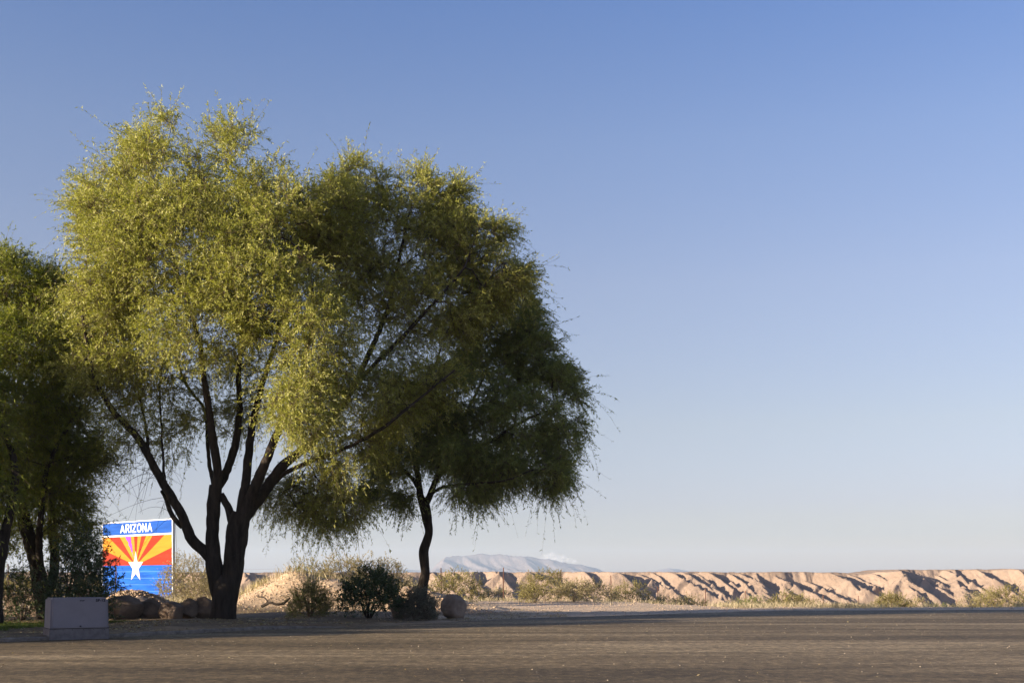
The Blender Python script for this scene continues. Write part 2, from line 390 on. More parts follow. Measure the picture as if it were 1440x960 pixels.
# ------------------------------------------------------------------ plants: geometry helpers
def catmull(pts, n):
    pts = np.asarray(pts, float); m_ = len(pts)
    P_ = np.vstack([2*pts[0]-pts[1], pts, 2*pts[-1]-pts[-2]])
    seg = np.linalg.norm(np.diff(pts[:, :3], axis=0), axis=1); cum = np.r_[0, np.cumsum(seg)]
    out = []
    for s in np.linspace(0, cum[-1], n):
        i = min(int(np.searchsorted(cum, s, side='right'))-1, m_-2); t = (s-cum[i])/max(seg[i], 1e-9)
        a, b_, c_, d_ = P_[i], P_[i+1], P_[i+2], P_[i+3]
        out.append(.5*((2*b_)+(-a+c_)*t+(2*a-5*b_+4*c_-d_)*t*t+(-a+3*b_-3*c_+d_)*t**3))
    return np.array(out)
def sweep(pts, sides=12, rough=.06, bark=.0, cap=True):
    """pts (n,4): x,y,z,r -> verts, quads"""
    pts = np.asarray(pts); n = len(pts); d = np.gradient(pts[:, :3], axis=0); d /= np.linalg.norm(d, axis=1)[:, None]+1e-9
    up = np.array([0.3, 1, .1]); up /= np.linalg.norm(up)
    u = np.cross(d, up); u /= np.linalg.norm(u, axis=1)[:, None]+1e-9; v = np.cross(d, u)
    a = np.linspace(0, 2*np.pi, sides, endpoint=False)
    ring = u[:, None, :]*np.cos(a)[None, :, None]+v[:, None, :]*np.sin(a)[None, :, None]
    r = pts[:, 3][:, None]*np.ones((1, sides))
    if rough or bark:
        q = pts[:, None, :3]+ring*r[:, :, None]
        nz = vnoise3((q*np.array([5, 5, 2.2])).reshape(-1, 3)).reshape(n, sides)
        nz2 = vnoise3((q*np.array([17, 17, 4])).reshape(-1, 3)+9).reshape(n, sides)
        r = r*(1+rough*(nz-.5)*2+bark*(nz2-.5)*2)
    V = (pts[:, None, :3]+ring*r[:, :, None]).reshape(-1, 3)
    i = np.arange(n*sides).reshape(n, sides); j = np.roll(i, -1, axis=1)
    q = np.stack([i[:-1], j[:-1], j[1:], i[1:]], -1).reshape(-1, 4)
    return V, q
def tubes(A, B, rA, rB, dA, dB, sides=4):
    """many short frusta; A,B (n,3)"""
    def rings(Pt, d, r):
        up = np.where(np.abs(d[:, 2:3]) > .9, np.array([[1., 0, 0]]), np.array([[0, 0, 1.]]))
        u = np.cross(d, up); u /= np.linalg.norm(u, axis=1)[:, None]+1e-9; v = np.cross(d, u)
        a = np.linspace(0, 2*np.pi, sides, endpoint=False)
        return Pt[:, None, :]+(u[:, None, :]*np.cos(a)[None, :, None]+v[:, None, :]*np.sin(a)[None, :, None])*r[:, None, None]
    RA = rings(A, dA, rA); RB = rings(B, dB, rB); n = len(A)
    V = np.concatenate([RA, RB], 1).reshape(-1, 3); k = np.arange(n)[:, None]*2*sides
    i = np.arange(sides)[None, :]; j = (i+1) % sides
    q = np.stack([k+i, k+j, k+j+sides, k+i+sides], -1).reshape(-1, 4)
    return V, q
def norm(v): return v/(np.linalg.norm(v, axis=-1, keepdims=True)+1e-9)

class Skel:
    def __init__(s): s.p = []; s.par = []; s.d = []; s.r0 = []
    def add(s, p, par, r0=0):
        s.p.append(np.asarray(p, float)); s.par.append(par); s.r0.append(r0)
        s.d.append(norm(s.p[-1]-s.p[par]) if par >= 0 else np.array([0, 0, 1.])); return len(s.p)-1
    def limb(s, pts, skip=0):
        par = -1
        for k, q in enumerate(pts):
            if k < skip: continue
            par = s.add(q[:3], par, q[3])
def grow(sk, targets, rng, step=.22, wig=.05, up=.25, bend=.4):
    """connect each target to the skeleton by a curved branch"""
    targets = np.asarray(targets); base = np.array(sk.p)
    d0 = np.min(np.linalg.norm(targets[:, None, :]-base[None, :, :], axis=2), axis=1)
    order = np.argsort(d0); tips = []
    cap = len(base)+len(targets)*30
    PP = np.zeros((cap, 3)); DD = np.zeros((cap, 3)); n = len(base); PP[:n] = base; DD[:n] = np.array(sk.d)
    for k in order:
        T = targets[k]; v = T-PP[:n]; dist = np.linalg.norm(v, axis=1)+1e-6
        cosang = np.sum(v*DD[:n], axis=1)/dist
        cost = dist*(1+bend*(1-cosang))+.25*np.maximum(0, PP[:n, 2]-T[2])
        i = int(np.argmin(cost)); L = dist[i]
        m_ = max(1, min(28, int(L/step)))
        p0 = PP[i]; c1 = p0+(DD[i]*.35+norm(v[i])*.1+np.array([0, 0, up*.4]))*L*.5
        ts = np.arange(1, m_+1)/m_; par = i
        pts = ((1-ts)**2)[:, None]*p0+(2*ts*(1-ts))[:, None]*c1+(ts**2)[:, None]*T
        pts += (rng.random((m_, 3))-.5)*wig*min(1, L)*np.sin(np.pi*ts)[:, None]+(rng.random((m_, 3))-.5)*wig*.6
        for q in pts:
            par = sk.add(q, par)
            PP[n] = q; DD[n] = sk.d[-1]; n += 1
        tips.append(par)
    return tips
def radii(sk, tip=.0035, e=2.35):
    n = len(sk.p); a = np.zeros(n); par = sk.par; has = np.zeros(n, bool)
    for i in range(n-1, -1, -1):
        if not has[i]: a[i] += tip**e
        if par[i] >= 0: a[par[i]] += a[i]*1.0+(tip*.16)**e; has[par[i]] = True
    return a**(1/e)
def twigs_and_leaves(start, d0, L, rng, nseg=4, droop=.7, per=22, leaf=(.05, .09), wid=.20, spread=1.0, twr=.0022, face_up=.0):
    """start (n,3), d0 (n,3), L (n,) -> twig tubes + leaf quads"""
    n = len(start); t = np.linspace(0, 1, nseg+1)
    g_ = np.array([0, 0, -1.])
    dr = (droop*(.6+.8*rng.random(n)))[:, None, None]
    side = norm(rng.normal(size=(n, 3)))[:, None, :]*.18
    def pos(tt):      # tt (n,k)
        T = tt[:, :, None]
        return start[:, None, :]+L[:, None, None]*(d0[:, None, :]*T+side*T*T+g_*dr*T*T)
    pts = pos(np.repeat(t[None, :], n, 0))
    dd = norm(np.diff(pts, axis=1)); A = pts[:, :-1].reshape(-1, 3); B = pts[:, 1:].reshape(-1, 3)
    dA = dd.reshape(-1, 3); dB = np.concatenate([dd[:, 1:], dd[:, -1:]], 1).reshape(-1, 3)
    rr = np.linspace(twr*1.5, twr*.6, nseg+1); rA = np.tile(rr[:-1], n); rB = np.tile(rr[1:], n)
    tv, tq = tubes(A, B, rA, rB, dA, dB, 3)
    cnt = per
    tt = .12+.88*rng.random((n, cnt))**.8; lp = pos(tt); lp2 = pos(np.minimum(tt+.04, 1.05))
    tan = norm(lp2-lp)
    ld = norm(tan*.8+rng.normal(size=(n, cnt, 3))*.62*spread+g_*droop*.35)
    ll = rng.uniform(leaf[0], leaf[1], (n, cnt, 1))
    nrm = rng.normal(size=(n, cnt, 3))+np.array([0, 0, face_up]); sd_ = norm(np.cross(ld, nrm))
    a = lp; c_ = lp+ld*ll; mid = lp+ld*ll*.45; hw = ll*wid*.5
    LV = np.stack([a, mid+sd_*hw, c_, mid-sd_*hw], 2).reshape(-1, 3)
    m_ = n*cnt; q = np.arange(m_*4).reshape(m_, 4)
    # one tone per twig plus a little per leaf
    rnd = np.clip(rng.normal(.5, .17, (n, 1))+rng.normal(0, .14, (n, cnt)), 0, 1).ravel()
    return tv, tq, LV, q, rnd
def ell_targets(blobs, Y0, rng, scale=F, shell=.45):
    """blobs: (px,py,rx,ry,dy,ry_depth,count) -> 3-D points inside ellipsoids"""
    out = []
    for (px, py, rx, ry, dy, rd, cnt) in blobs:
        rx -= 13; ry -= 11; cnt = int(cnt*1.25)
        rx = max(rx, 6); ry = max(ry, 6)
        c0 = P(px, py, Y0+dy); k = (Y0+dy)/F
        u = norm(rng.normal(size=(cnt, 3))); rad = (shell**3+(1-shell**3)*rng.random((cnt, 1)))**(1/3)
        q = u*rad*np.array([rx*k, rd, ry*k])+c0; out.append(q)
    return np.concatenate(out)
def shift_top(b):
    b = [(a_[0], a_[1], a_[2], a_[3], a_[4]+(.8 if a_[0] > 500 else 0), a_[5]*(.8 if a_[0] > 500 else 1), a_[6]) for a_ in b]
    return [(x_+(20 if x_ < 170 and y_ < 430 else 0), y_+(26 if y_ < 260 else 16 if y_ < 330 else 0), *r_) for x_, y_, *r_ in b]
def build_tree(root, Y0, trunk, limbs, blobs, seed, leafmat, tw_per_tip=7, per=22, leaf=(.05, .09), wid=.2, droop=.7, twlen=(.35, .85), tip=.0035, trunk_sides=18, wiggle=.05, spread=1.0, zmin=None, bark=M['bark'], hang=None):
    rng = np.random.default_rng(seed); sk = Skel(); k = Y0/F
    def conv(pts): return np.array([np.r_[P(a, b_, Y0+dy), r*k] for a, b_, dy, r in pts])
    tr = catmull(conv(trunk), 60); V, q = sweep(tr, trunk_sides, .10, .07)
    mesh_np('trunk', V, q, 4, bark, root, True)
    sk.limb(tr, 56)
    for L in limbs:
        c0 = conv(L); ln = np.sum(np.linalg.norm(np.diff(c0[:, :3], axis=0), axis=1)); nn = max(8, int(ln/.10))
        cp = catmull(c0, nn); cp[:, 3] = np.maximum(cp[:, 3], .006)
        cp[2:, :3] += (rng.random((nn-2, 3))-.5)*.018
        V, q = sweep(cp, 10, .10, .06); mesh_np('limb', V, q, 4, bark, root, True)
        sk.limb(cp[::2], 2)
    T = ell_targets(blobs, Y0, rng)
    cl = vnoise3(T*1.15+seed)*.65+vnoise3(T*2.6+seed)*.35
    T = T[cl+rng.normal(size=len(T))*.05 > .40]
    n0 = len(sk.p)
    tips = grow(sk, T, rng, wig=wiggle)
    R = radii(sk, tip); Pn = np.array(sk.p); par = np.array(sk.par); D = np.array(sk.d)
    idx = np.arange(n0, len(Pn)); pa = par[idx]
    firstchild = {}
    V, q = tubes(Pn[pa], Pn[idx], np.minimum(R[pa], R[idx]*1.35), R[idx], D[idx], D[idx], 5)
    # ring at the parent end follows the parent's own direction when the branch goes on straight
    str_ = np.sum(D[pa]*D[idx], 1) > .75
    V, q = tubes(Pn[pa], Pn[idx], np.minimum(R[pa], R[idx]*1.35), R[idx], np.where(str_[:, None], D[pa], D[idx]), D[idx], 5)
    br = mesh_np('branches', V, q, 4, bark, root, True); tag(br, kind='stuff')
    # twigs
    thin = idx[(R[idx] < tip*3.2)]
    st, dr = [], []
    centre = T.mean(0)
    tip_idx = np.array(tips)
    src = np.concatenate([np.repeat(tip_idx, tw_per_tip), rng.choice(thin, size=int(len(tip_idx)*tw_per_tip*.55))])
    st = Pn[src]+rng.normal(size=(len(src), 3))*.03
    outw = norm(Pn[src]-centre)
    d0 = norm(D[src]*.6+rng.normal(size=(len(src), 3))*.6+outw*.35+np.array([0, 0, .22]))
    Ls = rng.uniform(twlen[0], twlen[1], len(src))*np.where(rng.random(len(src)) < .08, 1.9, 1)
    out = twigs_and_leaves(st, d0, Ls, rng, 4, droop, per, leaf, wid, spread)
    if hang is not None:            # long hanging streamers under the skirt
        hn, zmax = hang
        low = tip_idx[Pn[tip_idx][:, 2] < zmax]
        if len(low):
            s2 = rng.choice(low, size=hn); d2 = norm(rng.normal(size=(hn, 3))*.5+np.array([0, 0, -.3]))
            o2 = twigs_and_leaves(Pn[s2], d2, rng.uniform(.4, .8, hn), rng, 5, .8, int(per*1.5), leaf, wid, spread)
            n1, n2 = len(out[0]), len(out[2])
            out = (np.concatenate([out[0], o2[0]]), np.concatenate([out[1], o2[1]+n1]), np.concatenate([out[2], o2[2]]), np.concatenate([out[3], o2[3]+n2]), np.concatenate([out[4], o2[4]]))
    tv, tq, LV, lq, rnd = out
    crown = mesh_np('crown', LV, lq, 4, leafmat, root, False, rnd); tag(crown, kind='stuff')
    tw = mesh_np('twigs', tv, tq, 4, M['twig'], root); tag(tw, kind='stuff')
    return sk, R

# ------------------------------------------------------------------ MAIN TREE
YM = 26.6
main = empty('willow_tree', (P(313, 876, YM)[0], YM, gz(-6.3, YM)), 'tallest spreading tree with pale yellow-green crown and thick forked dark trunk', 'tree')
trunk = [(313, 886, 0, 25), (313, 875, 0, 20), (314, 858, 0, 17.5), (315, 835, 0, 17), (316, 820, 0, 17), (316, 810, 0, 12), (316, 804, 0, 3)]
limbs = [
 [(308, 852, 0, 9), (306, 825, 0, 11.5), (302, 797, 0, 12.5), (300, 775, 0, 11), (299, 750, 0, 9.5), (300, 725, 0, 9.5), (302, 700, 0, 9.5), (304, 682, 0, 9)],
 [(304, 690, 0, 8), (306, 662, -.1, 6), (300, 625, -.3, 6), (294, 578, -.5, 5), (287, 535, -.7, 4), (280, 480, -.9, 3), (262, 420, -1, 2.2), (240, 350, -1, 1.4)],
 [(303, 690, 0, 6), (316, 668, .2, 6), (331, 625, .4, 5.5), (337, 578, .6, 4.5), (335, 531, .5, 4), (340, 470, .4, 3.2), (346, 400, .3, 2.6), (344, 330, .3, 2), (350, 260, .2, 1.2)],
 [(302, 685, 0, 4), (296, 660, .4, 3), (292, 630, .7, 2.6), (288, 578, 1, 2.3), (262, 540, 1.2, 2), (240, 480, 1.4, 1.6), (215, 400, 1.6, 1.2)],
 [(320, 852, 0, 11), (323, 825, 0, 14), (328, 797, 0, 15), (331, 770, 0, 14.5), (334, 745, 0, 15), (340, 722, 0, 14)],
 [(338, 735, 0, 9), (344, 690, .1, 7), (350, 635, .4, 6), (356, 590, .8, 5), (372, 530, 1.1, 3.6), (392, 460, 1.2, 2.6), (400, 380, 1.2, 2), (410, 300, 1.1, 1.3)],
 [(341, 730, 0, 9), (352, 700, -.1, 8), (368, 662, -.3, 7), (387, 616, -.6, 5.6), (410, 560, -.9, 4), (430, 500, -1.1, 3), (440, 430, -1.2, 2.2), (432, 360, -1.2, 1.4)],
 [(343, 728, 0, 9), (372, 690, .3, 9), (397, 655, .5, 7.5), (425, 632, .7, 6.5), (455, 605, .9, 5.5), (490, 555, 1.2, 4.5), (520, 495, 1.4, 4), (545, 435, 1.5, 3.2), (560, 370, 1.5, 2.4), (575, 300, 1.5, 1.4)],
 [(470, 588, 1, 4), (510, 530, .8, 3.6), (560, 480, .6, 3), (606, 430, .6, 2.4), (650, 380, .6, 1.6), (670, 330, .7, 1.1)],
 [(380, 684, .35, 4), (402, 664, .45, 3.6), (444, 646, .4, 3), (490, 628, 0, 2.4), (540, 600, -.5, 2.4), (590, 560, -.4, 1.8), (640, 520, -.2, 1.2)],
 [(327, 735, 0, 6), (320, 712, .05, 5.5), (311, 695, .05, 5)],
 [(303, 792, 0, 10), (289, 776, 0, 8), (270, 758, -.1, 7.5), (255, 722, -.2, 6.5), (234, 687, -.3, 6), (209, 641, -.5, 5.5), (194, 616, -.6, 5), (162, 581, -.8, 4), (137, 540, -1, 3.2), (122, 480, -1.1, 2.4), (115, 420, -1.1, 1.6), (125, 350, -1, 1)],
 [(256, 740, -.1, 4), (243, 726, 0, 3.6), (233, 700, .1, 3), (228, 690, 0, 2.4)],
 [(232, 682, -.3, 2), (229, 640, -.2, 1.6), (227, 600, 0, 1.4), (225, 545, .2, 1.2), (232, 480, .3, .8)],
 [(209, 638, -.5, 2.6), (205, 600, -.3, 2), (197, 562, -.1, 1.6), (185, 500, 0, 1.3), (175, 430, .1, 1)],
]
blobs = [
 (235, 235, 75, 70, 0, 1.8, 170), (330, 240, 90, 75, .2, 2.2, 210), (160, 290, 70, 75, -.2, 1.8, 160), (400, 300, 80, 80, 0, 2.2, 180),
 (250, 350, 110, 95, -1.2, 1.8, 260), (370, 390, 95, 90, -1.4, 1.7, 220), (150, 390, 60, 75, -.6, 1.7, 130), (300, 460, 100, 60, -1.5, 1.4, 170),
 (440, 470, 70, 80, -1.2, 1.6, 150), (430, 570, 60, 60, -1.6, 1.1, 120), (455, 300, 70, 60, .6, 1.7, 120), (470, 380, 70, 70, .8, 1.6, 120), (480, 262, 40, 30, .5, 1.0, 30), (300, 320, 140, 110, 1.6, 1.4, 160),
 (240, 148, 22, 16, 0, .6, 14), (330, 168, 40, 18, 0, .7, 22), (110, 262, 30, 24, 0, .7, 16), (105, 300, 30, 40, 0, .7, 22), (205, 190, 40, 30, 0, .8, 26),
 (510, 250, 55, 55, 1, 1.5, 110), (585, 280, 70, 55, 1, 1.6, 130), (635, 275, 38, 38, 1, 1.0, 50), (560, 350, 110, 70, 1, 1.9, 190),
 (660, 350, 60, 60, .8, 1.5, 110), (690, 400, 60, 50, .8, 1.3, 100), (600, 430, 110, 60, .6, 1.7, 170), (720, 395, 38, 26, .8, .8, 36), (700, 330, 26, 20, .8, .6, 16),
 (520, 420, 90, 80, 1.4, 1.4, 120), (515, 210, 16, 14, 1, .4, 9), (640, 243, 22, 14, 1, .5, 12), (590, 225, 26, 14, 1, .5, 12),
 (152, 440, 54, 64, -.4, 1.5, 100), (150, 510, 60, 64, -.5, 1.4, 110), (215, 520, 66, 56, 0, 1.4, 80), (240, 590, 60, 64, .6, 1.3, 44), (330, 550, 66, 76, 1.2, 1.0, 80),
 (490, 645, 74, 58, .8, 1.2, 120), (400, 695, 54, 42, 1.6, .9, 70), (460, 710, 64, 44, 1.4, 1.0, 90), (520, 560, 80, 60, -.5, 1.4, 130), (590, 520, 80, 70, 0, 1.4, 110),
 (175, 590, 44, 50, -.6, .9, 26),
]
build_tree(main, YM, trunk, limbs, shift_top(blobs), 21, M['leaf_main'], 6, 22, (.045, .095), .21, .28, (.25, .7), hang=(60, 3.4))

# dead bare twigs hanging under the left limb
rng = np.random.default_rng(5)
st = np.array([P(a, b_, YM-.5) for a, b_ in ((205, 640), (185, 625), (190, 640), (170, 650), (200, 655), (215, 660), (160, 640), (222, 668), (235, 700), (175, 665), (338, 775), (250, 720), (420, 690), (500, 700))])
st = np.repeat(st, 5, 0)+rng.normal(size=(len(st)*5, 3))*.06
d0 = norm(rng.normal(size=(len(st), 3))*.8+np.array([-.6, -.1, .0])); L_ = rng.uniform(.4, 1.3, len(st))
tv, tq, _, _, _ = twigs_and_leaves(st, d0, L_, rng, 6, .6, 1, twr=.0035)
o = mesh_np('dead_twigs', tv, tq, 4, M['bark'], main); tag(o, kind='stuff')

# ------------------------------------------------------------------ SECOND TREE
Y2 = 30.0
t2 = empty('willow_tree', (P(594, 868, Y2)[0], Y2, gz(-2.2, Y2)), 'smaller dark green tree with slim S-curved trunk right of the tallest tree', 'tree')
trunk = [(594, 872, 0, 9), (594, 850, 0, 8), (593, 835, 0, 8), (595, 820, 0, 7), (598, 806, 0, 6.4), (597, 790, 0, 6.8), (596, 774, 0, 7), (600, 760, 0, 6.4), (603, 748, 0, 6.2), (601, 733, 0, 7.2), (597, 712, 0, 7), (594, 700, 0, 6.5)]
limbs = [
 [(596, 712, 0, 6), (591, 695, 0, 5.5), (588, 670, 0, 4.5), (583, 640, .2, 3.6), (588, 600, .4, 3), (600, 550, .5, 2.2), (620, 490, .6, 1.4)],
 [(598, 710, 0, 5), (606, 692, 0, 4.4), (618, 668, -.2, 3.6), (645, 645, -.5, 3), (690, 620, -.8, 2.4), (740, 590, -.9, 1.6), (790, 570, -.9, 1)],
 [(591, 690, 0, 3.4), (576, 668, .3, 3), (556, 652, .6, 2.4), (530, 640, .8, 1.8)],
 [(612, 678, 0, 3), (622, 640, .6, 2.8), (650, 590, 1.2, 2.4), (680, 530, 1.5, 1.8), (700, 470, 1.5, 1.1)],
 [(604, 695, 0, 2.6), (625, 684, -.8, 2.2), (660, 680, -1.4, 1.8), (710, 675, -1.7, 1.2), (750, 660, -1.8, .8)],
]
blobs = [
 (690, 470, 80, 60, .4, 1.8, 170), (740, 500, 60, 50, .2, 1.5, 120), (790, 535, 42, 34, 0, 1.1, 70), (650, 560, 100, 60, 0, 2.2, 240),
 (730, 590, 80, 50, -.4, 1.9, 210), (780, 630, 44, 44, -.4, 1.2, 110), (600, 600, 80, 50, .4, 1.9, 150), (550, 650, 50, 40, .4, 1.4, 90),
 (640, 640, 70, 34, -.8, 1.6, 120), (700, 660, 62, 30, -.6, 1.5, 130), (770, 670, 42, 26, -.4, 1.1, 76), (530, 690, 34, 22, .4, 1.0, 34), (660, 690, 50, 18, -.9, 1.0, 46),
 (815, 560, 14, 14, 0, .5, 9), (810, 600, 18, 30, -.2, .7, 24), (815, 650, 12, 14, -.2, .5, 12), (745, 440, 24, 26, .4, .8, 26), (570, 700, 26, 18, -.2, .7, 22)]
build_tree(t2, Y2, trunk, limbs, blobs, 33, M['leaf_dark'], 6, 21, (.05, .10), .21, .42, (.25, .6), tip=.0033, hang=(24, 3.4))

# ------------------------------------------------------------------ LEFT TREES
Y3 = 27.5
t3 = empty('mesquite_tree', (P(66, 872, Y3)[0], Y3, gz(-10.6, Y3)), 'dark green tree on several leaning trunks behind the grey utility cabinet', 'tree')
trunk = [(68, 884, 0, 14), (66, 868, 0, 12), (62, 850, 0, 11), (57, 825, 0, 11), (53, 800, 0, 10)]
limbs = [
 [(55, 808, 0, 10), (48, 780, 0, 9.5), (38, 745, 0, 9), (28, 710, .1, 8), (16, 680, .2, 6), (-4, 650, .3, 5), (-20, 600, .4, 3.5), (-30, 540, .4, 2), (-28, 480, .4, 1.2)],
 [(36, 735, 0, 6), (34, 700, -.2, 5), (30, 660, -.4, 4), (24, 600, -.6, 3), (20, 540, -.8, 2), (22, 470, -.8, 1.2)],
 [(60, 842, .1, 7), (74, 815, .3, 7), (77, 780, .4, 6.5), (73, 740, .5, 6), (72, 700, .6, 5), (78, 640, .7, 4), (80, 580, .8, 3), (75, 500, .8, 2), (70, 430, .8, 1.2)],
 [(57, 805, 0, 5), (55, 760, -.5, 4.5), (58, 720, -.8, 4), (66, 660, -1, 3), (90, 610, -1.1, 2.2), (115, 570, -1.1, 1.3)],
 [(75, 730, .5, 3), (95, 690, .4, 2.4), (120, 660, .3, 1.8), (140, 655, .2, 1)],
]
blobs = [
 (30, 410, 60, 45, .2, 1.5, 130), (80, 430, 50, 50, .4, 1.4, 90), (-20, 460, 70, 70, 0, 1.7, 120), (40, 490, 80, 50, -.8, 1.6, 190), (100, 520, 50, 50, 0, 1.3, 90),
 (20, 570, 90, 50, -.8, 1.8, 210), (90, 600, 60, 45, -.4, 1.4, 120), (20, 650, 80, 40, -.4, 1.7, 150), (110, 640, 46, 34, -.2, 1.0, 76), (70, 690, 60, 30, 0, 1.4, 80),
 (-70, 560, 60, 90, 0, 1.8, 120), (15, 375, 30, 18, .2, .8, 22), (100, 740, 34, 40, .2, .9, 36), (20, 740, 40, 40, .5, 1.2, 36), (62, 760, 26, 50, .3, .8, 26)]
build_tree(t3, Y3, trunk, limbs, blobs, 44, M['leaf_left'], 6, 22, (.05, .10), .21, .25, (.25, .7), hang=(30, 3.2))

Y4 = 24.0
t4 = empty('mesquite_tree', (P(-12, 876, Y4)[0], Y4, gz(-11.2, Y4)), 'grey-brown trunk cut by the left edge of the photo beside the wooden rail fence', 'tree')
trunk = [(-8, 884, 0, 14), (-7, 868, 0, 11), (-6, 830, 0, 10), (-3, 790, 0, 10), (0, 758, 0, 11), (1, 745, 0, 9)]
limbs = [
 [(2, 785, 0, 7), (10, 735, 0, 6.5), (18, 700, .1, 6.5), (20, 650, .3, 5), (0, 590, .4, 3), (-20, 520, .4, 1.6)],
 [(-4, 785, 0, 7), (-12, 725, 0, 7), (-30, 670, -.2, 7), (-55, 600, -.4, 5), (-80, 520, -.5, 3), (-100, 440, -.5, 1.6)],
]
blobs = [(-60, 600, 80, 60, 0, 1.4, 170), (-40, 680, 60, 36, -.2, 1.2, 100), (-130, 600, 80, 90, 0, 1.6, 160), (-60, 520, 60, 50, 0, 1.4, 90), (-120, 500, 70, 50, 0, 1.4, 90)]
build_tree(t4, Y4, trunk, limbs, blobs, 55, M['leaf_left'], 5, 16, (.06, .11), .24, .55, (.3, .8))

# two more trees of the row stand left of the frame and shade the foot of the others
def offtree(x, y, h, seed, label):
    root = empty('mesquite_tree', (x, y, gz(x, y)), label, 'tree')
    rng = np.random.default_rng(seed); sk = Skel()
    tr = catmull([(x, y, -.1, .16), (x+.05, y, .4, .13), (x-.05, y+.05, h*.25, .11)], 20)
    V, q = sweep(tr, 12, .1, .05); mesh_np('trunk', V, q, 4, M['bark'], root, True); sk.limb(tr, 10)
    for k in range(6):
        a = k*1.05+rng.random(); r_ = h*.30*rng.uniform(.7, 1.1)
        cp = catmull([(x, y, h*.22, .07), (x+math.cos(a)*r_*.4, y+math.sin(a)*r_*.4, h*.42, .07), (x+math.cos(a)*r_*.9, y+math.sin(a)*r_*.9, h*.75, .02)], 24)
        V, q = sweep(cp, 8, .1, .05); mesh_np('limb', V, q, 4, M['bark'], root, True); sk.limb(cp[::2], 3)
    T = norm(rng.normal(size=(420, 3)))*((.1+.9*rng.random((420, 1)))**(1/3))*np.array([h*.42, h*.42, h*.40])+np.array([x, y, h*.56])
    n0 = len(sk.p); tips = np.array(grow(sk, T, rng, step=.35)); R = radii(sk); Pn = np.array(sk.p); par = np.array(sk.par); D = np.array(sk.d)
    idx = np.arange(n0, len(Pn)); pa = par[idx]
    V, q = tubes(Pn[pa], Pn[idx], np.minimum(R[pa], R[idx]*1.35), R[idx], D[idx], D[idx], 4)
    tag(mesh_np('branches', V, q, 4, M['bark'], root), kind='stuff')
    src = np.repeat(tips, 5); d0 = norm(D[src]*.5+rng.normal(size=(len(src), 3))*.7)
    tv, tq, LV, lq, rnd = twigs_and_leaves(Pn[src], d0, rng.uniform(.3, .8, len(src)), rng, 3, .5, 14, (.08, .14), .28)
    tag(mesh_np('crown', LV, lq, 4, M['leaf_left'], root, False, rnd), kind='stuff')
offtree(-13.6, 16.9, 2.3, 71, 'bushy low tree standing left of the grey cabinet outside the frame')
offtree(-13.0, 19.8, 3.5, 72, 'low round tree standing off the left edge level with the cabinet')
offtree(-12.3, 23.0, 3.4, 73, 'low round tree off the left edge beside the rail fence')
offtree(-14.2, 25.6, 4.3, 74, 'smallest round tree at the far left end of the tree row')

# ------------------------------------------------------------------ shrubs
def shrub(name, x, y, w_, h, leafmat, seed, label, cat='bush', group=None, stems=9, tips=90, per=16, leaf=(.03, .05), wid=.35, droop=.05, tw=3, twlen=(.15, .35), upright=.5, lean=(0, 0), spread=1.0, stemr=.012, bare=.25, z=None, bark=None, shape=None):
    zz = gz(x, y) if z is None else z
    root = empty(name, (x, y, zz), label, cat, group)
    rng = np.random.default_rng(seed); sk = Skel()
    V_, Q_ = [], []; n = 0
    for k in range(stems):
        a = rng.random()*6.28; r_ = w_*.5*rng.random()**.5
        ex, ey = math.cos(a)*r_+lean[0]*h, math.sin(a)*r_*.8+lean[1]*h
        hh = h*rng.uniform(.55, .9)*math.sqrt(max(.15, 1-(r_/(w_*.55))**2*(1-upright)))
        cp = catmull([(x+math.cos(a)*.04, y+math.sin(a)*.04, zz-.03, stemr), (x+ex*.35, y+ey*.35, zz+hh*.45, stemr*.7), (x+ex*.8, y+ey*.8, zz+hh, stemr*.25)], 12)
        V, q = sweep(cp, 5, 0, 0); V_.append(V); Q_.append(q+n); n += len(V); sk.limb(cp, 2)
    T = norm(rng.normal(size=(tips, 3))); T[:, 2] = np.abs(T[:, 2])*1.0
    T = T*((.15+.85*rng.random((tips, 1)))**(1/3))*np.array([w_*.5, w_*.42, h*(1-bare)])+np.array([x+lean[0]*h*.7, y+lean[1]*h*.7, zz+h*bare*.8])
    T[:, 2] += (rng.random(tips)-.5)*h*.12
    n0 = len(sk.p); tp = np.array(grow(sk, T, rng, step=.1, wig=.03)); R = radii(sk, .0022); Pn = np.array(sk.p); par = np.array(sk.par); D = np.array(sk.d)
    idx = np.arange(n0, len(Pn)); pa = par[idx]
    V, q = tubes(Pn[pa], Pn[idx], np.minimum(R[pa], R[idx]*1.3), R[idx], D[idx], D[idx], 3); V_.append(V); Q_.append(q+n); n += len(V)
    src = np.repeat(tp, tw); d0 = norm(D[src]*.6+rng.normal(size=(len(src), 3))*.45+np.array([lean[0]*.5, 0, .5*upright+.1]))
    tv, tq, LV, lq, rnd = twigs_and_leaves(Pn[src], d0, rng.uniform(twlen[0], twlen[1], len(src)), rng, 3, droop, per, leaf, wid, spread, .0016)
    V_.append(tv); Q_.append(tq+n)
    tag(mesh_np('stems', np.concatenate(V_), np.concatenate(Q_), 4, bark or M['twig'], root, True), kind='stuff')
    tag(mesh_np('foliage', LV, lq, 4, leafmat, root, False, rnd), kind='stuff')
    return root
def at(px, Y): return (px-720)/F*Y
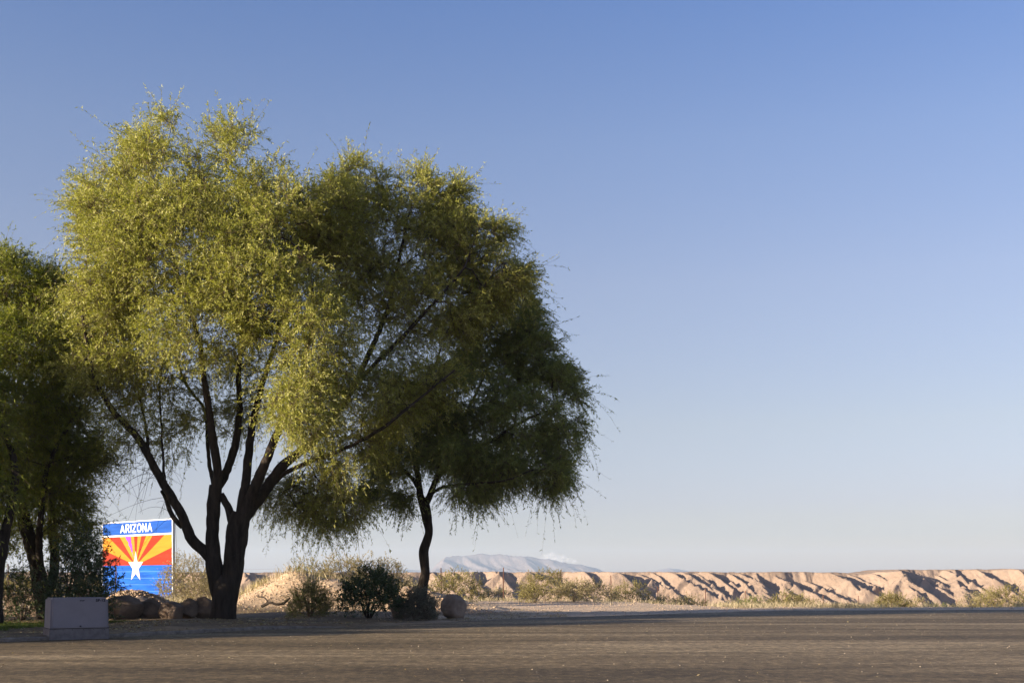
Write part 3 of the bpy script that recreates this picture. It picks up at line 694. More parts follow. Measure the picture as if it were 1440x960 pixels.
# near shrubs under the trees
shrub('oleander_bush', at(92, 24.5), 24.5, 1.2, 1.75, M['leaf_oleander'], 81, 'dark leggy bush behind the grey cabinet reaching in front of the state sign', 'bush', stems=16, tips=190, per=15, leaf=(.06, .11), wid=.24, twlen=(.25, .5), upright=.9, lean=(.26, 0), bare=.1, stemr=.014)
shrub('oleander_bush', at(30, 26.5), 26.5, 1.3, 1.1, M['leaf_oleander'], 82, 'low dark bush between the wooden rail fence and the cabinet', 'bush', stems=10, tips=90, per=14, leaf=(.06, .10), wid=.24, twlen=(.2, .4), upright=.7, bare=.1)
shrub('rounded_bush', at(518, 28.2), 28.2, 1.35, 1.12, M['leaf_oleander'], 83, 'dark broad-leaved bush on short bare stems between the two trees', 'bush', stems=14, tips=230, per=15, leaf=(.05, .09), wid=.30, twlen=(.2, .42), upright=1.0, bare=.28, stemr=.016, lean=(.06, 0), bark=M['bark'])
shrub('feathery_bush', at(436, 28.5), 28.5, .95, .78, M['leaf_willow'], 84, 'soft feathery yellow-green bush just right of the thick trunk', 'bush', stems=14, tips=300, per=20, leaf=(.03, .06), wid=.16, twlen=(.15, .35), upright=.8, bare=.05)
shrub('spiky_bush', at(585, 28.6), 28.6, .85, .62, M['leaf_sage'], 85, 'low grey-green spiky bush around the foot of the slim trunk', 'bush', stems=26, tips=200, per=18, leaf=(.05, .10), wid=.14, twlen=(.15, .32), upright=1, bare=.02)

# desert scrub beyond the lot
scrub = [
 # px, Y, width m, height m, material, tips, label
 (640, 46, 2.1, 1.35, 'leaf_creosote', 190, 'olive creosote bush directly behind the upright boulder'),
 (575, 45, 1.3, .95, 'leaf_pale', 90, 'straw-coloured bush seen left of the slim trunk'),
 (752, 49, 1.1, .75, 'leaf_creosote', 80, 'small rounded creosote bush behind the pale gravel'),
 (768, 52, 2.3, 1.45, 'leaf_creosote', 200, 'tall loose creosote bush standing against the bluffs above the gravel'),
 (806, 50, 1.6, .8, 'leaf_pale', 120, 'beige dry bush just right of the tall loose creosote'),
 (838, 53, 1.8, .9, 'leaf_pale', 110, 'pale dry bush touching the fence post with green growth beside it'),
 (886, 55, 1.9, 1.1, 'leaf_creosote', 150, 'rounded green creosote bush in the middle of the fence line'),
 (935, 55, 1.7, .75, 'leaf_pale', 110, 'low sandy-coloured bush below the first deep gully shadow'),
 (968, 57, 1.7, .9, 'leaf_creosote', 110, 'dull green bush right of the leaning post gap'),
 (1040, 60, 2.0, .8, 'leaf_pale', 120, 'pale brush close to the end of the gravel strip'),
 (1060, 55, 1.6, .85, 'leaf_willow', 110, 'mid-green scrub near where the asphalt meets the gravel edge'),
 (1108, 52, 1.5, .95, 'leaf_creosote', 150, 'bright green bush where the asphalt rim meets the bluffs'),
 (1140, 58, 1.6, .8, 'leaf_pale', 90, 'thin dry bush right of the bright green one at the asphalt rim'),
 (1200, 62, 1.6, .6, 'leaf_pale', 80, 'very low sparse brush in front of the saddle in the bluffs'),
 (1254, 50, 1.4, .72, 'leaf_creosote', 170, 'dense dark green clump alone at the foot of the mesa'),
 (1290, 56, 1.5, .75, 'leaf_pale', 90, 'straw bush right of the dense green clump'),
 (1322, 60, 1.3, .55, 'leaf_willow', 70, 'small low greenish bush under the long double gully'),
 (1378, 52, 1.8, .95, 'leaf_pale', 130, 'yellowish bush left of the last bush on the right'),
 (1412, 50, 2.0, 1.05, 'leaf_creosote', 170, 'wide olive bush cut by the right edge of the photo'),
 (700, 58, 1.4, .6, 'leaf_pale', 70, 'faint dry bush between the boulder and the gravel bushes'),
 (262, 42, 1.9, 2.0, 'leaf_pale', 220, 'tall airy straw bush between the sign and the thick trunk'),
 (285, 44, 1.5, 1.3, 'leaf_pale', 110, 'dense beige brush touching the left side of the thick trunk'),
 (412, 40, 1.0, 1.3, 'leaf_creosote', 60, 'thin creosote shoot with sky behind it above the dirt mound'),
 (437, 41, 1.7, 1.8, 'leaf_creosote', 150, 'wispy creosote above the feathery bush'),
 (480, 41, 1.8, 1.95, 'leaf_pale', 190, 'tall pale feathery creosote rising left above the dark rounded bush'),
 (512, 42, 1.5, 2.0, 'leaf_pale', 150, 'tallest pale creosote spray behind the dark rounded bush'),
 (545, 42, 1.6, 1.85, 'leaf_pale', 160, 'pale creosote at the right shoulder of the dark rounded bush'),
 (30, 36, 2.0, 1.1, 'leaf_creosote', 130, 'sunlit olive brush behind the wooden rail fence'),
 (118, 38, 2.2, 1.0, 'leaf_creosote', 130, 'olive brush above the top of the grey cabinet'),
]
for k, (px, Y, w_, h, mt, tips, lab) in enumerate(scrub):
    shrub('creosote_bush' if mt == 'leaf_creosote' else 'desert_bush', at(px, Y), Y, w_*1.12, h*(.88 if px < 800 else 1.0), M[mt], 100+k, lab, 'bush', 'desert bushes beyond the lot', stems=9, tips=int(tips*1.25), per=15, leaf=(.035, .065), wid=.36, twlen=(.18, .42), upright=.85, bare=.12, stemr=.010)

# ------------------------------------------------------------------ grasses and ground litter (uncountable)
def blades(name, pts, h, mat, seed, n_per=7, spread=.12, width=.012, kindl=None):
    rng = np.random.default_rng(seed); n = len(pts); m_ = n*n_per
    base = np.repeat(pts, n_per, 0)+np.c_[rng.normal(size=(m_, 2))*spread*.3, np.zeros(m_)]
    dirv = np.c_[rng.normal(size=(m_, 2))*.35, np.ones(m_)]; dirv = norm(dirv)
    hh = (h*rng.uniform(.5, 1.2, m_))[:, None]*np.repeat(rng.uniform(.6, 1.3, n), n_per)[:, None]
    sd_ = norm(np.c_[rng.normal(size=(m_, 2)), np.zeros(m_)])*width*.5
    tipp = base+dirv*hh; mid = base+norm(dirv+np.array([0, 0, .5]))*hh*.5
    V = np.stack([base-sd_, base+sd_, mid+sd_*.8, tipp, mid-sd_*.8], 1).reshape(-1, 3); q = np.arange(m_*5).reshape(m_, 5)
    rnd = np.clip(np.repeat(rng.random(n), n_per)*.7+rng.random(m_)*.3, 0, 1)
    o = mesh_np(name, V, q, 5, mat, None, False, rnd); return tag(o, kind='stuff')
rng = np.random.default_rng(9)
def scatter(n, x0, x1, y0, y1, dens=None):
    x = rng.uniform(x0, x1, n*3); y = rng.uniform(y0, y1, n*3)
    if dens is not None:
        k = rng.random(n*3) < dens(x, y); x, y = x[k], y[k]
    x, y = x[:n], y[:n]; return np.c_[x, y, ground_z(x, y)]
p = scatter(5200, -4, 45, 38.3, 66, lambda x, y: sstep(.52, .64, fbm(x*.35, y*.35, 3))*sstep(48-sstep(2, 8, x)*9, 53-sstep(2, 8, x)*12, y)*.95+.01)
blades('dry_grass', p, .22, M['straw'], 1, 9, .45, .012)
p = scatter(1500, -16, -2, 36, 50, lambda x, y: sstep(.45, .6, fbm(x*.5+3, y*.5, 3)))
blades('dry_grass', p, .3, M['straw'], 2, 8, .3, .014)
p = scatter(2600, -14, -8.9, 20.4, 25.0, lambda x, y: sstep(.4, .55, fbm(x*.6+13, y*.6, 3))*np.where(y > edge(x)+.4, 1, 0))
blades('green_grass', p, .07, M['grass'], 3, 9, .12, .007)
p = scatter(160, -8.6, -7.9, 24.6, 25.4)
blades('green_grass', p, .06, M['grass'], 4, 9, .12, .007)
# fallen leaves on the island
def flakes(name, pts, size, mat, seed, lift=.006):
    rng = np.random.default_rng(seed); m_ = len(pts); a = rng.random(m_)*6.28
    d = np.c_[np.cos(a), np.sin(a), rng.normal(size=m_)*.25]; s_ = np.c_[-np.sin(a), np.cos(a), rng.normal(size=m_)*.3]
    L = rng.uniform(size[0], size[1], m_)[:, None]; c0 = pts+np.array([0, 0, lift])
    V = np.stack([c0-d*L*.5, c0+s_*L*.16, c0+d*L*.5, c0-s_*L*.16], 1).reshape(-1, 3)
    o = mesh_np(name, V, np.arange(m_*4).reshape(m_, 4), 4, mat, None, False, rng.random(m_)); return tag(o, kind='stuff')
p = scatter(24000, -13, 1.5, 19, 36, lambda x, y: np.where(y > edge(x)+.05, 1, 0)*sstep(.3, .6, fbm(x*.8, y*.8, 3)))
flakes('fallen_leaves', p, (.03, .08), M['litter'], 6, .012)
x = rng.uniform(-12, 16, 700); y = rng.uniform(10.5, 36, 700); k = y < edge(x)-.1
flakes('leaf_litter_on_asphalt', np.c_[x[k], y[k], np.full(k.sum(), .008)], (.02, .05), M['litter'], 8, .006)

def pebble_field(name, pts, sizes, mat, seed, sub=1, flat=.7):
    rng = np.random.default_rng(seed); V0, F0 = ICO[sub]; n = len(pts); m_ = len(V0)
    jit = 1+.45*(rng.random((n, m_, 1))-.5)
    sc = sizes[:, None, None]*np.stack([rng.uniform(.7, 1.3, n), rng.uniform(.7, 1.3, n), rng.uniform(flat*.7, flat*1.2, n)], 1)[:, None, :]
    V = V0[None]*jit*sc+pts[:, None, :]
    q = F0[None]+(np.arange(n)*m_)[:, None, None]
    o = mesh_np(name, V.reshape(-1, 3), q.reshape(-1, 3), 3, mat, None, False); return tag(o, kind='stuff')
M['pale_pebble'] = mat_mottled('pale_pebble', (.24, .19, .13), (.40, .33, .24), 3, .002)
x = rng.uniform(-12, 24, 4000); y = 10.5+27*rng.random(4000)**.75; k = y < edge(x)-.1
pebble_field('loose_gravel_on_asphalt', np.c_[x[k], y[k], np.full(k.sum(), .006)], (.003+.0085*rng.random(k.sum())**3), M['pale_pebble'], 12)
p = scatter(3500, -3, 20, 29, 50, lambda x, y: np.where(y > edge(x)+.05, 1, 0))
pebble_field('gravel', p, rng.uniform(.008, .03, len(p)), M['clod'], 13)
# clods on the mounds
def clods(cx, cy, rx, ry, n, s0, s1, name):
    x = cx+rng.normal(size=n)*rx*.6; y = cy+rng.normal(size=n)*ry*.6-.2; pebble_field(name, np.c_[x, y, ground_z(x, y)], s0+(s1-s0)*rng.random(n)**2.5, M['clod'], 14, 1, .85)
clods(-10.4, 33.1, 1.8, 1.2, 2600, .006, .05, 'dirt_clods')
clods(-6.0, 35.9, 3.2, 1.3, 2200, .006, .04, 'dirt_clods')
clods(-2.6, 34.5, 1.8, 1.0, 2500, .008, .045, 'dirt_clods')

# ------------------------------------------------------------------ boulders
def boulder(px, Y, wpx, hpx, label, seed, mat='boulder_dark', depth=.8, sink=.18, lobes=.35, group=None, base=None, fine=.06):
    k = Y/F; x = at(px, Y); z = gz(x, Y)
    if base is not None: z = CZ+(HY-base)*k
    w_, h_ = wpx*k, hpx*k; V, Fc = ICO[4]
    n1 = vnoise3(V*1.1+seed*3.7)[:, None]-.5; n2 = vnoise3(V*3.1+seed*1.7)[:, None]-.5; n3 = vnoise3(V*9+seed)[:, None]-.5
    W = V*(1+lobes*n1*1.4+.22*n2+fine*n3*1.2)
    # facets
    rg = np.random.default_rng(seed)
    for _ in range(12):
        d = norm(rg.normal(size=3)); lim = rg.uniform(.62, .85); s = W@d; W = W-np.maximum(0, s-lim)[:, None]*d*.85
    lo, hi = W.min(0), W.max(0); W = (W-lo)/(hi-lo)-np.array([.5, .5, 0])
    W = W*np.array([w_, w_*depth, h_/(1-sink)]); W[:, 2] -= h_/(1-sink)*sink
    o = mesh_np('boulder', W, Fc, 3, M[mat], None, True); o.location = (x, Y, z)
    return tag(o, label, 'boulder', group)
boulder(638, 29.6, 37, 34, 'upright rounded boulder standing alone right of the slim trunk', 3, 'boulder', .8, .12, .2)
boulder(560, 29.8, 22, 32, 'grey leaning boulder left of the low spiky bush', 7, 'boulder', .8, .15, .3)
boulder(173, 27.6, 58, 32, 'largest dark boulder right beside the grey cabinet', 12, base=868)
boulder(212, 27.9, 40, 26, 'rounded brown boulder second from the cabinet', 15, base=867)
boulder(240, 27.3, 36, 22, 'low flat-topped boulder in the middle of the row under the sign', 18, 'boulder_dark', base=867)
boulder(262, 27.8, 34, 26, 'dull boulder between the flat-topped one and the one touching the trunk', 23, base=866)
boulder(286, 28.0, 38, 28, 'dark boulder touching the thick forked trunk on its left', 26, base=866)
boulder(205, 31.0, 60, 30, 'broad boulder half buried in the dirt mound below the sign', 31, 'clod', base=868)

# short weathered post right of the slim trunk
k = 29.9/F; xx = at(608, 29.9); zb = gz(xx, 29.9)
v, f = [], []
for j, (zz, s) in enumerate(((-.05, 1), (.30, .98), (.52, .92), (.545, .7))):
    for dx, dy in ((-1, -1), (1, -1), (1, 1), (-1, 1)): v.append((dx*.075*s, dy*.07*s, zz+(.012*dx if j > 1 else 0)))
for j in range(3):
    for i in range(4): f.append((j*4+i, j*4+(i+1) % 4, (j+1)*4+(i+1) % 4, (j+1)*4+i))
f.append((12, 13, 14, 15)); o = pydata('wooden_post', v, f, M['concrete']); o.location = (xx, 29.9, zb)
tag(o, 'short pale weathered post between the slim trunk and the upright boulder', 'post')

# ------------------------------------------------------------------ fallen dead branch
log = empty('fallen_branch', (at(385, 33.2), 33.2, gz(at(385, 33.2), 33.2)), 'dark dead branch lying on the sunny dirt right of the thick trunk', 'branch')
def px3(l, Y): return [np.r_[P(a, b_, Y+dy), r*Y/F] for a, b_, dy, r in l]
V, q = sweep(catmull(px3([(368, 852, 0, 2.2), (380, 847, -.1, 2), (388, 849, -.15, 1.9), (398, 848, -.1, 1.8), (408, 840, 0, 1.2)], 33.2), 30), 8, .2, .1); mesh_np('branch_stem', V, q, 4, M['bark'], log, True)
V, q = sweep(catmull(px3([(378, 848, 0, 1.3), (372, 840, .1, 1.1), (362, 838, .2, .7)], 33.2), 14), 6, .2, .1); mesh_np('side_branch', V, q, 4, M['bark'], log, True)

# ------------------------------------------------------------------ utility cabinet
YC = 19.55; kc = YC/F; xl, xr = at(70.5, YC), at(149.5, YC); zt = CZ+(HY-840)*kc; zb = CZ+(HY-895)*kc
cab = empty('utility_cabinet', ((xl+xr)/2, YC+.05, zb), 'low grey-lilac metal utility cabinet at the kerb with SP-12 stencilled top right', 'utility box')
def rounded_box(name, x0, x1, y0, y1, z0, z1, taper, r, mat):
    import bmesh
    bm = bmesh.new(); vs = []
    for (x, y) in ((x0, y0), (x1, y0), (x1, y1), (x0, y1)): vs.append(bm.verts.new((x, y, z0)))
    for (x, y) in ((x0+taper, y0+taper*1.6), (x1-taper*.2, y0+taper*1.6), (x1-taper*.2, y1-taper), (x0+taper, y1-taper)): vs.append(bm.verts.new((x, y, z1)))
    for fc in ((0, 3, 2, 1), (4, 5, 6, 7), (0, 1, 5, 4), (1, 2, 6, 5), (2, 3, 7, 6), (3, 0, 4, 7)): bm.faces.new([vs[i] for i in fc])
    bmesh.ops.bevel(bm, geom=[e for e in bm.edges if abs(e.verts[0].co.z-e.verts[1].co.z) > .01 or e.verts[0].co.z > z0+.01], offset=r, segments=4, affect='EDGES')
    me = bpy.data.meshes.new(name); bm.to_mesh(me); bm.free(); me.materials.append(mat)
    for p_ in me.polygons: p_.use_smooth = True
    me.set_sharp_from_angle(angle=.6)
    return link(name, me, cab)
zs = CZ+(HY-883)*kc
dp = .62
rounded_box('housing', xl+.0, xr, YC, YC+dp, zs+.004, zt, .02, .028, M['cabinet'])
rounded_box('base_skirt', xl-.012, xr+.006, YC-.008, YC+dp+.01, zb-.04, zs-.004, .0, .008, M['cabinet_base'])
v, f = box_geo(xl-.006, xr+.002, YC+.012, YC+dp-.01, zs-.006, zs+.006); pydata('seam', v, f, M['blackpaint'], cab)
v, f = box_geo(xl+.01, xr-.004, YC-.010, YC-.0005, zs+.010, zs+.022); pydata('drip_lip', v, f, M['cabinet'], cab)
for hx in (.12, .27, .45, .62, .80):
    vv = []; ff = []
    for i in range(8): a = i*math.pi/4; vv.append((xl+.08+hx*.95+.006*math.cos(a), YC-.013, zs-.02+.006*math.sin(a)))
    for i in range(8): a = i*math.pi/4; vv.append((xl+.08+hx*.95+.006*math.cos(a), YC-.006, zs-.02+.006*math.sin(a)))
    ff.append(tuple(range(7, -1, -1)))
    for i in range(8): ff.append((i, (i+1) % 8, 8+(i+1) % 8, 8+i))
    pydata('bolt', vv, ff, M['blackpaint'], cab)
v, f = box_geo(xl+.45, xl+.475, YC-.018, YC-.0005, zs+.028, zs+.046); pydata('latch', v, f, M['blackpaint'], cab)

# ------------------------------------------------------------------ lettering helper
def text_mesh(body, size, bold, depth, mat, name, xscale=1.0):
    cu = bpy.data.curves.new(name, 'FONT'); cu.body = body; cu.size = size; cu.offset = bold; cu.extrude = depth
    cu.align_x = 'CENTER'; cu.align_y = 'CENTER'; cu.resolution_u = 4; cu.space_character = 1.12
    ob = bpy.data.objects.new('tmp', cu); C.objects.link(ob)
    dg = bpy.context.evaluated_depsgraph_get(); me = bpy.data.meshes.new_from_object(ob.evaluated_get(dg))
    bpy.data.objects.remove(ob); bpy.data.curves.remove(cu)
    co = np.zeros(len(me.vertices)*3); me.vertices.foreach_get('co', co); co = co.reshape(-1, 3); co[:, 0] *= xscale
    # local text (x right, y up, z towards reader) -> (x, -y depth, z up)
    co = np.stack([co[:, 0], -co[:, 2], co[:, 1]], 1)
    me.vertices.foreach_set('co', co.ravel().astype(np.float32)); me.update(); me.materials.clear(); me.materials.append(mat); me.name = name
    return me
def put_text(body, size, bold, depth, mat, loc, parent, name='lettering', xscale=1.0, local=False):
    me = text_mesh(body, size, bold, depth, mat, name, xscale); o = bpy.data.objects.new(name, me); C.objects.link(o); o.parent = parent
    if local: o.location = loc
    else: o.location = Vector(loc)-parent.location
    return o
yf = lambda z: YC+.032*(z-zs)/(zt-zs)
z_ = CZ+(HY-844)*kc
o = put_text('SP-12', .058, .0028, .001, M['blackpaint'], (at(138.5, YC), yf(z_)-.002, z_), cab)
o.rotation_euler = (math.radians(-3.3), 0, 0)
# small dark maker's mark
vv = []; ff = []
for (a, b_, s) in ((-.028, 0, .012), (-.012, .002, .010), (.010, .0, .013), (.028, .003, .011)):
    n = len(vv); cx = at(113.5, YC)+a; cz = z_+b_
    y_ = yf(z_)-.003
    vv += [(cx-s, y_, cz-s*.5), (cx-s*.2, y_, cz-s*.9), (cx+s, y_, cz-s*.4), (cx+s*.5, y_, cz+s*.5), (cx-s*.3, y_, cz+s*.7),
           (cx-s, y_+.004, cz-s*.5), (cx-s*.2, y_+.004, cz-s*.9), (cx+s, y_+.004, cz-s*.4), (cx+s*.5, y_+.004, cz+s*.5), (cx-s*.3, y_+.004, cz+s*.7)]
    ff.append((n, n+1, n+2, n+3, n+4))
    for i in range(5): ff.append((n+i, n+5+i, n+5+(i+1) % 5, n+(i+1) % 5))
pydata('emblem', vv, ff, M['blackpaint'], cab)

cab.rotation_euler = (0, 0, math.radians(30))

# ------------------------------------------------------------------ welcome sign
# real frame: local x along the sign, y depth, z up; yawed so that the right edge is nearer
YS = 50.0
pl, pr = P(145, 735, YS*1.0), None
W_ = 3.05; yaw = math.radians(-57+10)
# left top corner sits at YS, right edge nearer: choose yaw from the photo's two edge heights (ratio 1.09)
yl, yr = 51.8, 47.7
A0 = np.array([at(144, yl), yl]); A1 = np.array([at(242.5, yr), yr]); W_ = float(np.hypot(*(A1-A0))); yaw = math.atan2(A1[1]-A0[1], A1[0]-A0[0])
ztop = CZ+(HY-735)*yl/F
mid = (A0+A1)/2
sg = empty('welcome_sign', (mid[0], mid[1], gz(mid[0], mid[1])), 'big blue ARIZONA road sign with red and yellow sun rays and a white star', 'road sign')
sg.rotation_euler = (0, 0, yaw)
z0 = sg.location.z
HS = 4.05                                # panel height
T_ = ztop-z0; B_ = T_-HS
def spart(name, poly, y, th, mat):
    """flat plate: poly in local (x,z), front face at y, thickness th"""
    n = len(poly); v = [(a, y, c_) for a, c_ in poly]+[(a, y+th, c_) for a, c_ in poly]
    f = [tuple(range(n))]+[tuple(range(2*n-1, n-1, -1))]+[(i, n+i, n+(i+1) % n, (i+1) % n) for i in range(n)]
    me = bpy.data.meshes.new(name); me.from_pydata([tuple(map(float, q)) for q in v], [], f); me.update()
    bm = bmesh.new(); bm.from_mesh(me); bmesh.ops.recalc_face_normals(bm, faces=bm.faces); bm.to_mesh(me); bm.free()
    me.materials.append(mat); o = bpy.data.objects.new(name, me); C.objects.link(o); o.parent = sg; return o
hw = W_/2
bw = .042
# horizontal aluminium planks form the sign blank; printed sheeting lies on them
npl = 13; ph = HS/npl
for i in range(npl):
    spart('plank', [(-hw, T_-ph*(i+1)+.004), (hw, T_-ph*(i+1)+.004), (hw, T_-ph*i-.004), (-hw, T_-ph*i-.004)], .0+(.004 if i % 2 else 0), .04, M['s_white'])
hdr = T_-.80*1.0                         # white line under the header
row = lambda py: CZ+(HY-py)*((yl+yr)/2)/F-z0
z_hdr1, z_hdr0 = row(751), row(753.4); z_mid = row(794.5); z_bot1, z_bot0 = row(840), row(843)
xi = hw-bw
spart('header_panel', [(-xi, z_hdr1), (xi, z_hdr1), (xi, T_-bw), (-xi, T_-bw)], -.006, .005, M['s_dblue'])
nb = 5; bh_ = (z_mid-z_bot1)/nb
for i in range(nb):
    spart('blue_strip', [(-xi, z_bot1+bh_*i+(.022 if i else 0)), (xi, z_bot1+bh_*i+(.022 if i else 0)), (xi, z_bot1+bh_*(i+1)), (-xi, z_bot1+bh_*(i+1))], -.006-(.0012 if i % 2 else 0), .004, M['s_blue'])
spart('seam_sheet', [(-xi, z_bot1), (xi, z_bot1), (xi, z_mid), (-xi, z_mid)], -.0014, .001, M['s_seam'])
spart('lower_panel', [(-xi, B_+bw), (xi, B_+bw), (xi, z_bot0), (-xi, z_bot0)], -.006, .005, M['s_dblue'])
spart('ray_backing', [(-xi, z_mid), (xi, z_mid), (xi, z_hdr0), (-xi, z_hdr0)], -.0062, .005, M['s_yellow'])
cxs, czs = 0.0, z_mid-.02
# rays: photo angles measured at the flag (13 rays, red at both ends)
def clip_ray(a0, a1):
    pts = []
    def hit(a):
        dx, dz = math.cos(a), math.sin(a); best = 1e9
        if dx > 1e-6: best = min(best, (xi-cxs)/dx)
        if dx < -1e-6: best = min(best, (-xi-cxs)/dx)
        if dz > 1e-6: best = min(best, (z_hdr0-czs)/dz)
        return (cxs+dx*best, max(z_mid, czs+dz*best)), best
    pts = [(cxs, z_mid)]; pts.append(hit(a0)[0])
    for cx_, cz_ in ((xi, z_hdr0), (-xi, z_hdr0)):
        ac = math.atan2(cz_-czs, cx_-cxs)
        if a0 < ac < a1: pts.append((cx_, cz_))
    pts.append(hit(a1)[0]); return pts
na = 13
for i in range(0, na, 2):
    a0, a1 = math.pi*i/na+.0005, math.pi*(i+1)/na-.0005
    if i == 8: continue                  # this ray has faded and carries the graffiti
    spart('red_ray', clip_ray(a0, a1), -.010, .003, M['s_red'])
a0, a1 = math.pi*8/na, math.pi*9/na
# faded ray: patches of magenta spray paint, jagged
rg = random.Random(3)
def raypt(a, t):
    L = (z_hdr0-czs)/math.sin(a); return (cxs+math.cos(a)*L*t, czs+math.sin(a)*L*t)
edgeL = [raypt(a0+.02+rg.uniform(-.02, .03), t) for t in (.999, .9, .8, .7, .6, .5, .4)]
edgeR = [raypt(a1-.02+rg.uniform(-.05, .02), t) for t in (.4, .5, .6, .7, .8, .9, .999)]
spart('faded_ray', [raypt(a0, .999), raypt(a0, .12), raypt(a1, .12), raypt(a1, .999)], -.0098, .003, M['s_yellow'])
spart('graffiti', [raypt(a0-.02, .999), raypt(a0-.01, .85), raypt(a0+.02, .78), raypt(a0-.01, .68), raypt(a0+.03, .6), raypt(a0+.02, .5), raypt(a1-.05, .46), raypt(a1-.06, .62), raypt(a1-.0, .7), raypt(a1-.05, .8), raypt(a1+.02, .9), raypt(a1+.02, .999)], -.013, .002, M['s_magenta'])
spart('graffiti', [raypt(a0+.07, .46), raypt(a0+.04, .3), raypt(a1-.08, .28), raypt(a1-.07, .48)], -.013, .002, M['s_pink'])
st_ = []
R_ = .50; cz_ = z_mid-.02
sc_ = (row(774)-row(815)); cz_ = row(774)-sc_*.553; R_ = sc_*.553
for i in range(10):
    a = math.pi/2+i*math.pi/5; r_ = R_ if i % 2 == 0 else R_*.40; st_.append((cxs+r_*math.cos(a)*.98, cz_+r_*math.sin(a)))
spart('star', st_, -.016, .004, M['s_star'])
GL = {'A': [[(0, 0), (.5, 1), (1, 0)], [(.2, .3), (.8, .3)]], 'R': [[(0, 0), (0, 1), (.62, 1), (.92, .88), (.92, .62), (.62, .48), (0, .48)], [(.5, .48), (1, 0)]], 'I': [[(0, 0), (0, 1)]],
      'Z': [[(0, 1), (1, 1), (0, 0), (1, 0)]], 'O': [[(.3, 0), (.7, 0), (1, .25), (1, .75), (.7, 1), (.3, 1), (0, .75), (0, .25), (.3, 0)]], 'N': [[(0, 0), (0, 1), (1, 0), (1, 1)]]}
def stroke_letter(ch, x, z, w_, h_, t, y, mat):
    v = []; f = []; c_ = 0
    for line in GL[ch]:
        for a, b_ in zip(line[:-1], line[1:]):
            p0 = np.array([x+a[0]*w_, z+a[1]*h_]); p1 = np.array([x+b_[0]*w_, z+b_[1]*h_]); d = norm(p1-p0); n_ = np.array([-d[1], d[0]])*t/2
            p0 = p0-d*t*.42; p1 = p1+d*t*.42; yy = y-c_*.0004; k_ = len(v); c_ += 1
            q = [p0+n_, p1+n_, p1-n_, p0-n_]; v += [(e[0], yy, e[1]) for e in q]+[(e[0], yy+.004, e[1]) for e in q]
            f += [(k_, k_+1, k_+2, k_+3), (k_+7, k_+6, k_+5, k_+4)]+[(k_+i_, k_+4+i_, k_+4+(i_+1) % 4, k_+(i_+1) % 4) for i_ in range(4)]
    me = bpy.data.meshes.new('letter'); me.from_pydata([tuple(map(float, q)) for q in v], [], f); me.materials.append(mat)
    o = bpy.data.objects.new('letter', me); C.objects.link(o); o.parent = sg
ws = {'A': .31, 'R': .255, 'I': 0, 'Z': .26, 'O': .28, 'N': .265}; gap = .15; word = 'ARIZONA'
tot = sum(ws[c_] for c_ in word)+gap*6; xx_ = -tot/2+.02; LH = .30; zc_ = (T_-bw+z_hdr1)/2-LH/2
for c_ in word:
    stroke_letter(c_, xx_, zc_, ws[c_], LH, .060, -.014, M['s_white']); xx_ += ws[c_]+gap
put_text('THE GRAND CANYON STATE', .25, .007, .002, M['s_white'], (0, -.010, z_bot0-.24), sg, 'lettering', .76, True)
put_text('WELCOMES YOU', .25, .007, .002, M['s_white'], (0, -.010, z_bot0-.60), sg, 'lettering', .9, True)
for sx in (-1, 1):
    spart('frame_rail', [(sx*(hw+.002), B_-.02), (sx*(hw+.05), B_-.02), (sx*(hw+.05), T_+.02), (sx*(hw+.002), T_+.02)], -.01, .09, M['metal'])
for px_ in (-.95, .95):
    spart('signpost', [(px_-.08, -.4), (px_+.08, -.4), (px_+.08, T_-.1), (px_-.08, T_-.1)], .06, .16, M['metal'])

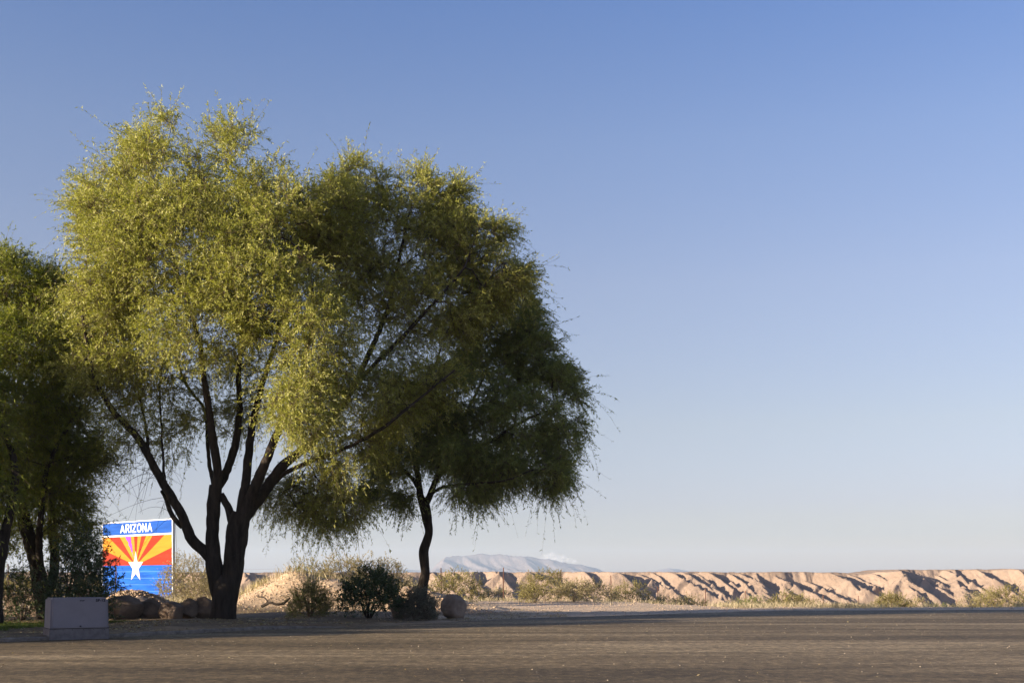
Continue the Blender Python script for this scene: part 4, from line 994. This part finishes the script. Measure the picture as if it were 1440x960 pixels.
# ------------------------------------------------------------------ wire fence
fence = empty('wire_fence', (at(708, 52), 52, gz(at(708, 52), 52)), 'thin rusty wire fence on steel posts running across in front of the bluffs', 'fence')
posts = [(-40, 41), (13, 42.5), (162, 43.5), (300, 45), (417, 46), (530, 48), (594, 49), (621, 50), (708, 52), (789, 54.5), (860, 56.5), (926, 58.5), (992, 61), (1048, 63), (1105, 66), (1158, 69), (1207, 72), (1253, 75), (1300, 78), (1345, 81), (1388, 84), (1430, 87), (1470, 90)]
tops = []
post_me = None
for (px, Y) in posts:
    x = at(px, Y); z = gz(x, Y); hgt = 1.42
    V = []; lx, ly = random.uniform(-.03, .03), random.uniform(-.03, .03)
    if post_me is None:
        v, f = box_geo(-.022, .022, -.004, .004, -.2, hgt); v2, f2 = box_geo(-.004, .004, .004, .034, -.2, hgt); v += v2; f += [tuple(a+8 for a in q) for q in f2]
        post_me = bpy.data.meshes.new('fence_post'); post_me.from_pydata(v, [], f); post_me.materials.append(M['rust'])
    o = bpy.data.objects.new('fence_post', post_me); C.objects.link(o); o.parent = fence; o.location = Vector((x, Y, z))-fence.location; o.rotation_euler = (ly, lx, random.uniform(0, 1))
    tops.append((x, Y, z))
for hgt in (.45, .8, 1.1, 1.36):
    pts = []
    for i in range(len(tops)-1):
        a, b_ = np.array(tops[i]), np.array(tops[i+1])
        for t in np.linspace(0, 1, 6, endpoint=False):
            q = a+(b_-a)*t; pts.append([q[0], q[1], q[2]+hgt-.05*math.sin(math.pi*t), .0016])
    V, q = sweep(np.array(pts), 4, 0, 0); mesh_np('wire', V, q, 4, M['rust'], fence)

# ------------------------------------------------------------------ low wooden rail fence at the far left
rf = empty('rail_fence', (at(20, 28.8), 28.8, gz(at(20, 28.8), 28.8)), 'low weathered wooden rail fence at the left edge behind the grass', 'fence')
k = 28.8/F
def rbox(name, px0, px1, py0, py1, Y, th):
    a = P(px0, py1, Y); c_ = P(px1, py0, Y); v, f = box_geo(a[0], c_[0], Y, Y+th, a[2], c_[2]); return pydata(name, v, f, M['wood'], rf)
rbox('top_rail', -60, 52, 834, 840, 28.8, .09)
for a, b_ in ((-50, -33), (-14, 2), (7, 24), (44, 50)): rbox('post', a, b_, 840.2, 874, 28.82, .08)
rbox('lower_rail', -60, 50, 856, 859, 28.95, .05)
rbox('lower_rail', -60, 50, 866, 869, 28.95, .05)

# ------------------------------------------------------------------ air
v, f = box_geo(-9500, 9500, -320, 9400, -14, 215)
m = bpy.data.materials.new('haze_air'); m.use_nodes = True; nt = m.node_tree; nt.nodes.clear()
out = nt.nodes.new('ShaderNodeOutputMaterial'); pv = nt.nodes.new('ShaderNodeVolumePrincipled')
pv.inputs['Color'].default_value = (.62, .79, 1, 1); pv.inputs['Density'].default_value = 1.1e-4; pv.inputs['Anisotropy'].default_value = .2
nt.links.new(pv.outputs[0], out.inputs['Volume'])
o = pydata('haze', v, f, m); tag(o, kind='stuff')
bpy.context.view_layer.update()
